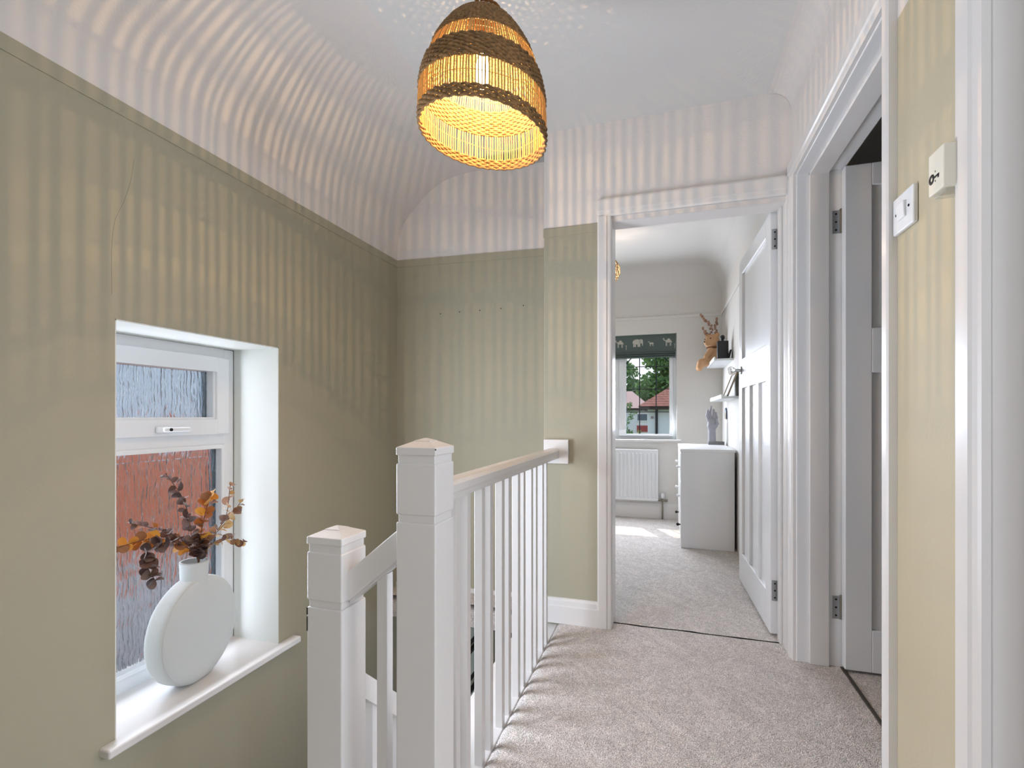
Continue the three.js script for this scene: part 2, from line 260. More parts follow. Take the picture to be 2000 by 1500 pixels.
// a 1930s door: one square panel above, three tall ones below; local x along the width from the hinge, local z = thickness
function leafParts(d, W, H, T, mat, levels) {
  const st = 0.095, { bot, lockLo, lockHi, top } = levels, mw = 0.065, pw = (W - 2 * st - 2 * mw) / 3;
  const r = 0.004;
  part('stile', rb(0, st, 0, H, 0, T, r), mat, d); part('stile', rb(W - st, W, 0, H, 0, T, r), mat, d);
  part('rail', rb(st - 0.002, W - st + 0.002, 0, bot, 0, T, r), mat, d); part('rail', rb(st - 0.002, W - st + 0.002, lockLo, lockHi, 0, T, r), mat, d); part('rail', rb(st - 0.002, W - st + 0.002, top, H, 0, T, r), mat, d);
  for (const k of [1, 2]) { const x = st + k * pw + (k - 1) * mw; part('muntin', rb(x, x + mw, bot - 0.002, lockLo + 0.002, 0.0005, T - 0.0005, r), mat, d); }
  part('panel', bx(st - 0.005, W - st + 0.005, lockHi - 0.005, top + 0.005, T * 0.34, T * 0.66), mat, d);
  for (let k = 0; k < 3; k++) { const x = st + k * (pw + mw); part('panel', bx(x - 0.005, x + pw + 0.005, bot - 0.005, lockLo + 0.005, T * 0.34, T * 0.66), mat, d); }
}
{ // bedroom door, open against the wall
  const W = 0.815, H = 1.985, T = 0.04;
  const d = thing('door_1', 'white panelled bedroom door standing open into the bedroom', 'door', [0.470, 0.014, -2.572], Math.PI / 2 + 0.034, null, 'structure');
  // local x -> world -z, local z -> world +x : the visible face is local z = 0
  leafParts(d, W, H, T, M.doorPaint, { bot: 0.18, lockLo: 1.195, lockHi: 1.375, top: 1.895 });
  for (const y of [0.205, 1.855]) { const h = hinge(d, [-0.0015, y, T - 0.004], -Math.PI / 2); }
  const k = new THREE.Group(); k.name = 'door_knob'; k.position.set(W - 0.075, 1.305, 0); d.add(k);
  part('backplate', cyl(0.026, 0.024, 0.008, 28).rotateX(Math.PI / 2).translate(0, 0, -0.004), M.steel, k, 'round chrome backplate');
  part('neck', cyl(0.009, 0.011, 0.03, 16).rotateX(Math.PI / 2).translate(0, 0, -0.02), M.steel, k);
  const crystal = phy('crystal', { color: 0xffffff, roughness: 0.03, transmission: 1, thickness: 0.04, ior: 1.5 });
  const prof = [[0, 0], [0.012, 0], [0.02, 0.008], [0.026, 0.02], [0.026, 0.03], [0.018, 0.042], [0, 0.045]].map((p) => new THREE.Vector2(...p));
  part('knob', new THREE.LatheGeometry(prof, 10).rotateX(-Math.PI / 2).translate(0, 0, -0.034), crystal, k, 'clear faceted glass knob');
}
{ // right-hand doorway: frame, deep lining, stop
  const f = thing('trim_5', 'white moulded door frame with a deep lining around the right-hand doorway', 'door frame', [0, 0, 0], 0, null, 'structure');
  const t = 0.022, w = 0.044, side = (z, sgn, ww, h) => {
    const s = new THREE.Shape(archProfile(ww, t).map(([u, v]) => new THREE.Vector2(XR - v, -(z + sgn * u))));
    return new THREE.ExtrudeGeometry(s, { depth: h, bevelEnabled: false }).rotateX(-Math.PI / 2);
  };
  part('architrave', side(D2.z0 - 0.004, -1, 0.066, D2.top + 0.004), M.gloss, f);
  part('architrave', side(D2.z1 + 0.001, 1, w, D2.top + 0.004), M.gloss, f);
  part('architrave', prism(archProfile(0.075, t).map(([u, v]) => [XR - v, D2.top + 0.004 + u]), D2.z0 - 0.07, D2.z1 + 0.045), M.gloss, f);
  part('lining', [rb(XR - 0.001, XR + D2.depth, 0, D2.top + 0.02, D2.z0 - 0.028, D2.z0), rb(XR - 0.001, XR + D2.depth, 0, D2.top + 0.02, D2.z1, D2.z1 + 0.028), rb(XR - 0.001, XR + D2.depth, D2.top, D2.top + 0.028, D2.z0 - 0.02, D2.z1 + 0.02)], M.doorPaint, f);
  part('door_stop', [rb(XR + 0.045, XR + D2.depth - 0.058, 0, D2.top, D2.z0, D2.z0 + 0.013), rb(XR + 0.045, XR + D2.depth - 0.058, 0, D2.top, D2.z1 - 0.013, D2.z1), rb(XR + 0.045, XR + D2.depth - 0.058, D2.top - 0.013, D2.top, D2.z0, D2.z1)], M.gloss, f);
  const W = 0.80, H = 2.04, T = 0.04;
  const d = thing('door_2', 'white panelled door standing open inside the right-hand doorway', 'door', [XR + D2.depth - 0.012, 0.012, D2.z0 + 0.004], 0.0, null, 'structure');
  leafParts(d, W, H, T, M.doorPaint, { bot: 0.17, lockLo: 1.20, lockHi: 1.38, top: 1.95 });
  for (const y of [0.235, 1.83]) hinge(d, [-0.004, y, -0.0035], 0, 0.095, 0.028);
}
{ // nearest doorway, open
  const f = thing('trim_6', 'white moulded door frame at the right edge of the view', 'door frame', [0, 0, 0], 0, null, 'structure');
  const t = 0.022, side = (z, sgn, ww, h) => { const s = new THREE.Shape(archProfile(ww, t).map(([u, v]) => new THREE.Vector2(XR - v, -(z + sgn * u)))); return new THREE.ExtrudeGeometry(s, { depth: h, bevelEnabled: false }).rotateX(-Math.PI / 2); };
  part('architrave', side(D3.z0 + 0.003, -1, 0.068, D3.top), M.gloss, f); part('architrave', side(D3.z1, 1, 0.068, D3.top), M.gloss, f);
  part('architrave', prism(archProfile(0.07, t).map(([u, v]) => [XR - v, D3.top + u]), D3.z0 - 0.067, D3.z1 + 0.068), M.gloss, f);
  part('lining', [rb(XR + 0.002, XR + 0.16, 0, D3.top, D3.z0 - 0.03, D3.z0), rb(XR + 0.002, XR + 0.16, 0, D3.top, D3.z1, D3.z1 + 0.03), rb(XR + 0.002, XR + 0.16, D3.top - 0.01, D3.top + 0.03, D3.z0, D3.z1)], M.gloss, f);
  part('door_stop', [rb(XR + 0.05, XR + 0.10, 0, D3.top, D3.z0, D3.z0 + 0.012), rb(XR + 0.05, XR + 0.10, 0, D3.top, D3.z1 - 0.012, D3.z1)], M.gloss, f);
}

// ------------------------------------------------------------------ landing window and its sill
{
  const g = thing('window_1', 'white framed window with frosted rain-pattern glass on the stair wall', 'window', [0, 0, 0], 0, null, 'structure');
  const x0 = XL - 0.30, x1 = -1.81, { z0, z1, y0, y1 } = WIN, F = 0.055, ty0 = 0.915, ty1 = 0.985;
  const fr = (a, b, c, d, w, xa, xb, r = 0.006) => [rb(xa, xb, a, b, c, c + w, r), rb(xa, xb, a, b, d - w, d, r), rb(xa, xb - 0.0008, a, a + w, c + w - 0.004, d - w + 0.004, 0.002), rb(xa, xb - 0.0008, b - w, b, c + w - 0.004, d - w + 0.004, 0.002)];
  part('frame', fr(y0, y1 - 0.004, z0 + 0.004, z1 - 0.004, F, x0, x1), M.upvc, g);
  part('transom', rb(x0, x1 - 0.001, ty0, ty1, z0 + 0.05, z1 - 0.05, 0.006), M.upvc, g);
  const s = new THREE.Group(); s.name = 'top_sash'; g.add(s);
  part('sash_frame', fr(ty1 - 0.022, y1 - 0.045, z0 + 0.045, z1 - 0.045, 0.062, x0 + 0.01, x1 + 0.022, 0.007), M.upvc, s);
  part('bead', fr(1.018, y1 - 0.080, z0 + 0.100, z1 - 0.100, 0.016, x1 - 0.03, x1 + 0.012, 0.006), M.upvc, s);
  part('bead', fr(y0 + 0.050, ty0 + 0.004, z0 + 0.054, z1 - 0.054, 0.018, x1 - 0.03, x1 + 0.008, 0.006), M.upvc, g);
  const rain = dataTex(1024, 512, (u, v, i, j) => {
    const w = 0.012 * noise.noise(u * 9, v * 14, 3.3), a = noise.noise((u + w * 0.5) * 190, v * 6, 0.7), b = noise.noise((u + w) * 80, v * 3.2 + 4, 8.2), c = noise.noise((u + w) * 300, v * 22, 2.2);
    return 0.5 + 0.30 * a + 0.22 * b + 0.16 * c;
  });
  const frost = phy('rainGlass', { color: 0xf4f7f8, roughness: 0.16, transmission: 1, thickness: 0.01, ior: 1.45, bumpMap: rain, bumpScale: 0.006 });
  const pane = (a, b, c, d) => { const q = bx(x1 - 0.034, x1 - 0.028, a, b, c, d), p = q.attributes.position, uv = q.attributes.uv; for (let i = 0; i < p.count; i++) uv.setXY(i, (p.getZ(i) - z0) / 0.8, (p.getY(i) - y0) / 0.8); return q; };
  part('pane', pane(1.02, y1 - 0.085, z0 + 0.1, z1 - 0.1), frost, s, 'frosted glass with vertical rain streaks');
  part('pane', pane(y0 + 0.05, ty0, z0 + 0.055, z1 - 0.055), frost, g, 'frosted glass with vertical rain streaks');
  const spacer = std('spacer', { color: 0x8fa0ac, metalness: 0.6, roughness: 0.35 });
  part('spacer_bar', [bx(x1 - 0.05, x1 - 0.036, 1.02, y1 - 0.085, z0 + 0.112, z0 + 0.128), bx(x1 - 0.05, x1 - 0.036, y0 + 0.06, ty0, z0 + 0.068, z0 + 0.084)], spacer, g);
  const h = new THREE.Group(); h.name = 'handle'; h.position.set(x1 + 0.022, 0.988, -1.36); s.add(h);
  part('handle_base', rb(0, 0.012, -0.013, 0.013, -0.035, 0.03, 0.005), M.upvc, h);
  part('lever', rb(0.012, 0.026, -0.008, 0.008, -0.095, 0.012, 0.006), M.upvc, h);
  part('lock', cyl(0.006, 0.006, 0.004, 14).rotateZ(Math.PI / 2).translate(0.027, 0, -0.012), M.dark, h);
  struct('trim_7', rb(-1.83, -1.53, 0.044, 0.072, -1.79, -1.005, 0.007, 3), M.gloss, 'white window sill board under the vase', 'window sill');
}
{ // added window behind the camera, there for its fill light
  const g = thing('window_2', 'added white framed window behind the camera, holding a fill light', 'window', [0, 0, 0], 0, null, 'structure');
  const f = (a, b, c, d) => rb(a, b, c, d, 1.66, 1.73, 0.006);
  part('frame', [f(0.06, 0.11, 0.95, 2.15), f(0.43, 0.48, 0.95, 2.15), f(0.105, 0.435, 0.95, 1.01), f(0.105, 0.435, 2.09, 2.15)], M.upvc, g);
  part('pane', new THREE.PlaneGeometry(0.34, 1.1).rotateY(Math.PI).translate(0.27, 1.55, 1.70), M.pane, g);
}
{ // unseen window, placed to light the landing from the right
  const g = thing('window_4', 'unseen white framed window beyond the nearest doorway, lighting the newel posts from the right', 'window', [0, 0, 0], 0, null, 'structure');
  const f = (a, b, c, d) => rb(3.44, 3.51, c, d, a, b, 0.006);
  part('frame', [f(-0.97, -0.91, 0.88, 2.12), f(0.21, 0.27, 0.88, 2.12), f(-0.915, 0.215, 0.88, 0.94), f(-0.915, 0.215, 2.06, 2.12), f(-0.38, -0.32, 0.935, 2.065)], M.upvc, g);
  part('pane', new THREE.PlaneGeometry(1.14, 1.14).rotateY(-Math.PI / 2).translate(3.47, 1.5, -0.35), M.pane, g);
}
{ // unseen window downstairs, placed to light the framed prints
  const g = thing('window_5', 'unseen white framed window down the stairs, lighting the framed prints', 'window', [0, 0, 0], 0, null, 'structure');
  const f = (a, b, c, d) => rb(0.53, 0.58, c, d, a, b, 0.005);
  part('frame', [f(-4.25, -4.20, -1.5, -0.7), f(-3.60, -3.55, -1.5, -0.7), f(-4.205, -3.595, -1.5, -1.45), f(-4.205, -3.595, -0.75, -0.7)], M.upvc, g);
  part('pane', new THREE.PlaneGeometry(0.62, 0.72).rotateY(-Math.PI / 2).translate(0.555, -1.1, -3.9), M.pane, g);
}

// ------------------------------------------------------------------ stairs and balustrade
{
  const st = thing('staircase', 'carpeted winding stairs dropping away beside the window wall', 'stairs', [0, 0, 0], 0);
  part('step', rb(-0.80, -0.545, -0.40, -0.21, -1.045, 0.245, 0.012), M.carpet, st);
  part('step', rb(XL + 0.003, -0.795, -0.62, -0.42, -1.06, 0.245, 0.012), M.carpet, st);
  for (let k = 0; k < 10; k++) { const z = -1.06 - 0.23 * k, y = -0.62 - 0.2 * k; part('step', [rb(XL + 0.003, -0.81, y - 0.2, y, z - 0.25, z + 0.005, 0.012)], M.carpet, st); }
  const line = (z) => -0.42 - 0.87 * (-1.06 - z);
  part('string', prism([[-1.06, line(-1.06) + 0.05], [-1.06, line(-1.06) - 0.3], [-3.40, -2.6], [-3.40, line(-3.40) + 0.05]], -0.812, -0.772, 'x'), M.gloss, st);
}
{
  const b = thing('balustrade', 'white painted stair balustrade with two square newel posts and paired spindles', 'balustrade', [-0.54, 0, -1.046]);
  const O = (g) => g.translate(0.54, 0, 1.046), P = M.gloss;
  const newel = (xc, top, bottom) => { // top = upper edge of the cap block
    const n = new THREE.Group(); n.name = 'newel_post'; b.add(n); const z = -1.046, w = 0.05, sq = (y0, y1, h, r = 0.003) => rb(xc - h, xc + h, y0, y1, z - h, z + h, r, 3);
    part('post', [sq(bottom, top - 0.172, w, 0.004), sq(top - 0.173, top - 0.154, w - 0.004, 0.002), sq(top - 0.155, top - 0.0375, w, 0.004), sq(top - 0.040, top - 0.016, w - 0.0035, 0.002)].map(O), P, n);
    const pyr = new THREE.CylinderGeometry(0.022 * Math.SQRT2, 0.049 * Math.SQRT2, 0.012, 4, 1).rotateY(Math.PI / 4).toNonIndexed(); pyr.computeVertexNormals();
    const tip = new THREE.CylinderGeometry(0.004, 0.021 * Math.SQRT2, 0.006, 4, 1).rotateY(Math.PI / 4).toNonIndexed(); tip.computeVertexNormals();
    part('cap', [sq(top - 0.019, top, w + 0.0005, 0.003), pyr.translate(xc, top + 0.0055, z), sq(top + 0.008, top + 0.0135, 0.021, 0.0015), tip.translate(xc, top + 0.016, z)].map((g) => O(g.index ? g.toNonIndexed() : g)), P, n);
    return n;
  };
  const n1 = newel(-0.540, 0.9686, -0.45), n2 = newel(-0.786, 0.746, -0.80);
  part('paint_chip', O(bx(-0.8365, -0.8335, 0.555, 0.572, -0.9985, -0.9955)), M.dark, n2); part('paint_chip', O(bx(-0.8365, -0.8350, 0.515, 0.550, -0.9975, -0.9955)), M.dark, n2); part('paint_chip', O(bx(-0.4915, -0.4890, 0.9625, 0.9655, -0.9980, -0.9952)), M.dark, n1);
  const railP = (c, top) => [[c - 0.027, top - 0.05], [c - 0.027, top - 0.036], [c - 0.031, top - 0.030], [c - 0.031, top - 0.012], [c - 0.024, top - 0.003], [c - 0.012, top], [c + 0.012, top], [c + 0.024, top - 0.003], [c + 0.031, top - 0.012], [c + 0.031, top - 0.030], [c + 0.027, top - 0.036], [c + 0.027, top - 0.05]];
  part('handrail', O(prism(railP(-0.54, 0.877), -2.418, -1.094)), P, b);
  part('wall_plate', O(rb(-0.588, -0.462, 0.80, 0.921, ZD + 0.002, ZD + 0.024, 0.003)), P, b);
  { // short raking rail between the posts, along x
    const s = new THREE.Shape([[-0.737, 0.593], [-0.737, 0.655], [-0.59, 0.777], [-0.59, 0.715]].map((p) => new THREE.Vector2(...p)));
    part('handrail', [new THREE.ExtrudeGeometry(s, { depth: 0.044, bevelEnabled: true, bevelThickness: 0.005, bevelSize: 0.005, bevelSegments: 2 }).translate(0, 0, -1.068)].map(O), P, b);
    const s2 = new THREE.Shape([[-0.737, 0.58], [-0.737, 0.594], [-0.59, 0.716], [-0.59, 0.702]].map((p) => new THREE.Vector2(...p)));
    part('fillet', O(new THREE.ExtrudeGeometry(s2, { depth: 0.034, bevelEnabled: false }).translate(0, 0, -1.063)), P, b);
    part('spindle', O(rb(-0.665, -0.637, -0.22, 0.66, -1.062, -1.034, 0.002)), P, b);
  }
  const sp = rb(-0.013, 0.013, -0.03, 0.832, -0.013, 0.013, 0.002);
  for (let k = 0; k < 6; k++) for (const s of [-0.037, 0.037]) { const z = -1.2405 - 0.19 * k + s; part('spindle', O(sp.clone().translate(-0.538, 0, z)), P, b); }
  part('base_rail', O(rb(-0.70, -0.522, -0.045, -0.014, ZD, -1.09, 0.004)), P, b, 'white ledge under the spindles');
  // the flight below: raking rail and its spindles behind the lower post
  const top = (z) => 0.385 + 0.87 * (z + 1.096);
  part('handrail', O(prism([[-1.094, top(-1.094)], [-1.094, top(-1.094) - 0.068], [-3.38, top(-3.38) - 0.068], [-3.38, top(-3.38)]], -0.813, -0.757, 'x')), P, b);
  for (let k = 0; k < 34; k++) { const z = -1.128 - 0.065 * k; part('spindle', O(rb(-0.798, -0.772, top(z) - 0.80, top(z) - 0.05, z - 0.013, z + 0.013, 0.002)), P, b); }
  part('newel_post', O(rb(-0.835, -0.737, -2.6, top(-3.38) + 0.08, -3.47, -3.37, 0.004)), P, b);
}
struct('trim_8', [bx(-0.705, -0.60, -0.24, -0.046, ZD, -1.0), bx(-0.60, -0.535, -0.4, -0.046, -2.44, 0.25)], M.gloss, 'white apron under the landing edge', 'apron board');

// ------------------------------------------------------------------ woven pendant lamp
const PEND = { x: -0.532, z: -1.401, rim: 1.888 };
{
  const L = thing('pendant_lamp', 'bell-shaped woven seagrass pendant lamp, lit, hanging over the stairs', 'pendant lamp', [PEND.x, CEIL, PEND.z]);
  const base = PEND.rim - CEIL;                                      // local y of the rim
  const prof = [[-0.02, 0.190], [0, 0.191], [0.05, 0.194], [0.11, 0.191], [0.17, 0.181], [0.237, 0.160], [0.29, 0.136], [0.345, 0.102], [0.385, 0.062], [0.400, 0.030], [0.405, 0.012]];
  const R = (h) => { let i = 1; while (i < prof.length - 2 && h > prof[i + 1][0]) i++; const [a, b, c, d] = [prof[i - 1], prof[i], prof[i + 1], prof[Math.min(i + 2, prof.length - 1)]], t = (h - b[0]) / (c[0] - b[0]); return 0.5 * (2 * b[1] + (c[1] - a[1]) * t + (2 * a[1] - 5 * b[1] + 4 * c[1] - d[1]) * t * t + (3 * b[1] - a[1] - 3 * c[1] + d[1]) * t * t * t); };
  const squash = (h) => h < 0.1 ? h : 0.1 + (h - 0.1) * 0.90;
  const lean = (x, h, z) => [x, base + squash(h) - 0.15 * (x * 0.9545 - z * 0.2982) * (1 - 0.75 * h / 0.4), z];  // a hand-made shade that hangs a little askew
  const straw = std('seagrass', { color: 0xffffff, vertexColors: true, roughness: 0.85 });
  const reedM = phy('reed', { color: 0xc2974f, roughness: 0.7 });
  function rows(h0, h1, n) {
    const arc = [[h0, 0]]; for (let i = 1; i <= 200; i++) { const a = h0 + (h1 - h0) * (i - 1) / 200, b = h0 + (h1 - h0) * i / 200; arc.push([b, arc[i - 1][1] + Math.hypot(b - a, R(b) - R(a))]); }
    const along = (t) => { const s = t * arc[200][1]; let i = 1; while (i < 200 && arc[i][1] < s) i++; const [p, q] = [arc[i - 1], arc[i]]; return p[0] + (q[0] - p[0]) * (s - p[1]) / (q[1] - p[1]); };
    const pos = [], nor = [], uv = [], col = [], idx = [], S = 432, Q = 7; let off = 0;
    for (let k = 0; k < n; k++) {
      const h = along(k / (n - 1)), r0 = R(h), ph = (k % 2) * Math.PI, cyc = 40, wob = rr(0, 6);
      for (let i = 0; i <= S; i++) {
        const a = i / S * 2 * Math.PI, rr0 = r0 + 0.0022 * Math.sin(cyc * a + ph) + 0.0012 * noise.noise(Math.cos(a) * 6 + k, Math.sin(a) * 6, 1), tw = noise.noise(i * 0.35, k * 3.1, 2.2), tube = 0.0042 + 0.0010 * tw;
        const tone = 0.78 + 0.5 * noise.noise(i * 0.21 + 40, k * 5.7, 0.3) + 0.25 * tw;
        for (let j = 0; j < Q; j++) {
          const b = j / Q * 2 * Math.PI, cr = rr0 + tube * Math.cos(b) * 0.8, y = h + tube * Math.sin(b) + 0.0012 * noise.noise(a * 8, k, wob);
          pos.push(...lean(cr * Math.cos(a), y, cr * Math.sin(a))); nor.push(Math.cos(b) * Math.cos(a), Math.sin(b), Math.cos(b) * Math.sin(a)); uv.push(i / S * 40, j / Q);
          col.push(0.30 * tone, 0.168 * tone, 0.066 * tone);
        }
      }
      for (let i = 0; i < S; i++) for (let j = 0; j < Q; j++) { const A = off + i * Q + j, B = off + i * Q + (j + 1) % Q, C = A + Q, D = B + Q; idx.push(A, B, C, B, D, C); }
      off += (S + 1) * Q;
    }
    const g = new THREE.BufferGeometry(); g.setIndex(idx);
    g.setAttribute('position', new THREE.Float32BufferAttribute(pos, 3)); g.setAttribute('normal', new THREE.Float32BufferAttribute(nor, 3)); g.setAttribute('uv', new THREE.Float32BufferAttribute(uv, 2)); g.setAttribute('color', new THREE.Float32BufferAttribute(col, 3));
    g.computeVertexNormals(); return g;
  }
  const shade = new THREE.Group(); shade.name = 'shade'; L.add(shade);
  part('woven_band', rows(0.002, 0.030, 5), straw, shade, 'woven rim band'); part('woven_band', rows(0.115, 0.192, 12), straw, shade, 'wide woven middle band'); part('woven_band', rows(0.256, 0.404, 42), straw, shade, 'woven crown');
  const reeds = [], N = 140;
  for (let k = 0; k < N; k++) {
    const a0 = (k + rr(-0.13, 0.13)) / N * 2 * Math.PI, w = rr(0.0016, 0.0024), sk = rr(-0.006, 0.006), hs = [0.002, 0.04, 0.075, 0.112, 0.15, 0.19, 0.225, 0.262], pos = [], idx = [];
    hs.forEach((h, i) => { const a = a0 + sk * Math.sin(h * 22 + k) , r = R(h), t = [-Math.sin(a), Math.cos(a)], c = [Math.cos(a), Math.sin(a)];
      for (const [s, d] of [[-1, 0.0011], [1, 0.0011], [1, -0.0011], [-1, -0.0011]]) pos.push(...lean((r + d) * c[0] + s * w * t[0], h, (r + d) * c[1] + s * w * t[1]));
      if (i) for (let j = 0; j < 4; j++) { const A = (i - 1) * 4 + j, B = (i - 1) * 4 + (j + 1) % 4; idx.push(A, A + 4, B, B, A + 4, B + 4); } });
    let g = new THREE.BufferGeometry(); g.setIndex(idx); g.setAttribute('position', new THREE.Float32BufferAttribute(pos, 3)); g = g.toNonIndexed(); g.computeVertexNormals(); g.setAttribute('uv', new THREE.Float32BufferAttribute(new Float32Array(g.attributes.position.count * 2), 2)); reeds.push(g);
  }
  tag(part('reeds', reeds, reedM, shade), 'thin upright reeds', null, null, 'stuff');
  for (const h of [0.072, 0.226]) { const pts = []; for (let i = 0; i < 120; i++) { const a = i / 120 * 2 * Math.PI, r = R(h) + 0.0018 * Math.sin(60 * a); pts.push(V(...lean(r * Math.cos(a), h + 0.006 * Math.sin(a * 2 + 1) + 0.003 * Math.sin(a * 5), r * Math.sin(a)))); } part('binding_thread', new THREE.TubeGeometry(new THREE.CatmullRomCurve3(pts, true), 240, 0.0009, 5, true), reedM, shade); }
  const rope = std('rope', { color: 0x8a5a2a, roughness: 0.9 });
  const twist = (pts, r) => { const c = new THREE.CatmullRomCurve3(pts.map((p) => V(...p))), out = []; for (let s = 0; s < 2; s++) { const q = []; for (let i = 0; i <= 60; i++) { const t = i / 60, p = c.getPoint(t), a = t * 26 + s * Math.PI; q.push(V(p.x + r * 0.6 * Math.cos(a), p.y, p.z + r * 0.6 * Math.sin(a))); } out.push(new THREE.TubeGeometry(new THREE.CatmullRomCurve3(q), 120, r * 0.62, 6)); } return out; };
  part('rope_handle', [...twist([[0.062, base + 0.358, -0.01], [0.040, base + 0.40, -0.006], [-0.016, base + 0.425, 0.002]], 0.005), ...twist([[-0.02, base + 0.34, 0.008], [-0.022, base + 0.39, 0.004], [-0.016, base + 0.43, 0.002]], 0.005)], rope, L, 'twisted grass rope');
  part('cord', tube([[0, 0, 0], [-0.006, base + 0.5, 0], [-0.014, base + 0.43, 0.001], [-0.004, base + 0.33, 0], [0, base + 0.27, 0]], 0.0032, 40, 8), rope, L);
  part('ceiling_rose', new THREE.LatheGeometry([[0, -0.035], [0.012, -0.035], [0.03, -0.02], [0.045, -0.006], [0.048, -0.001], [0, -0.001]].map((p) => new THREE.Vector2(...p)), 32), M.upvc, L);
  part('bulb_holder', new THREE.LatheGeometry([[0, 0.07], [0.008, 0.07], [0.017, 0.06], [0.019, 0.02], [0.021, 0.0], [0, 0]].map((p) => new THREE.Vector2(...p)), 24).translate(0, base + 0.250, 0), rope, L);
  const glow = std('bulbGlow', { color: 0xfff0d0, emissive: new THREE.Color(1.0, 0.66, 0.28), emissiveIntensity: 22 });
  part('bulb', new THREE.LatheGeometry([[0, -0.032], [0.010, -0.030], [0.018, -0.02], [0.023, -0.004], [0.021, 0.014], [0.014, 0.032], [0.013, 0.045], [0, 0.045]].map((p) => new THREE.Vector2(p[0], p[1] * 1.45)), 28).translate(0, base + 0.193, 0), glow, L);
  for (const dy of [0.160, 0.195, 0.230]) { const lamp = new THREE.PointLight(new THREE.Color(1.0, 0.64, 0.33), 0.36, 0, 2); lamp.position.set(PEND.x, PEND.rim + dy, PEND.z); lamp.castShadow = true; lamp.shadow.radius = 0.08; scene.add(lamp); }   // a tall filament
}

// ------------------------------------------------------------------ vase with dried eucalyptus on the sill
{
  const plaster = std('plaster', { color: 0xd0d5d5, roughness: 0.75, bumpMap: dataTex(256, 256, (u, v, i, j) => 0.5 + 0.25 * pn(u, v, 18, 1) + 0.2 * pn(u, v, 50, 2) + (speck[j * 512 + i] > 0.995 ? -0.4 : 0), false, [3, 3]), bumpScale: 0.0012 }, true);
  const v = thing('vase', 'white plaster disc-shaped vase on the window sill', 'vase', [-1.665, 0.072, -1.385], 0.20);
  const Rv = 0.19, pts = []; for (let k = 0; k <= 48; k++) { const t = -1 + 2 * k / 48, a = t * Math.PI / 2, s = Math.sign(Math.sin(a)); const r = Rv * Math.pow(Math.cos(a), 0.24), x = 0.046 * s * Math.pow(Math.abs(Math.sin(a)), 0.42) * (1 - 0.0); pts.push(new THREE.Vector2(Math.max(r, 0.0001), x)); }
  let g = new THREE.LatheGeometry(pts, 96).rotateZ(-Math.PI / 2); const p = g.attributes.position;
  for (let i = 0; i < p.count; i++) { const y = p.getY(i); p.setY(i, Math.max(y, -Rv + 0.006)); p.setX(i, p.getX(i) * (1 + 0.06 * noise.noise(p.getY(i) * 9, p.getZ(i) * 9, 2))); }
  g.translate(0, Rv - 0.006, 0); g.computeVertexNormals();
  part('body', g, plaster, v);
  part('neck', new THREE.LatheGeometry([[0.046, -0.04], [0.0445, -0.01], [0.0455, 0.02], [0.047, 0.052], [0.0462, 0.055], [0.041, 0.055], [0.039, 0.05], [0.038, -0.03]].map((q) => new THREE.Vector2(...q)), 40).translate(0, 2 * Rv - 0.003, 0), plaster, v);
}
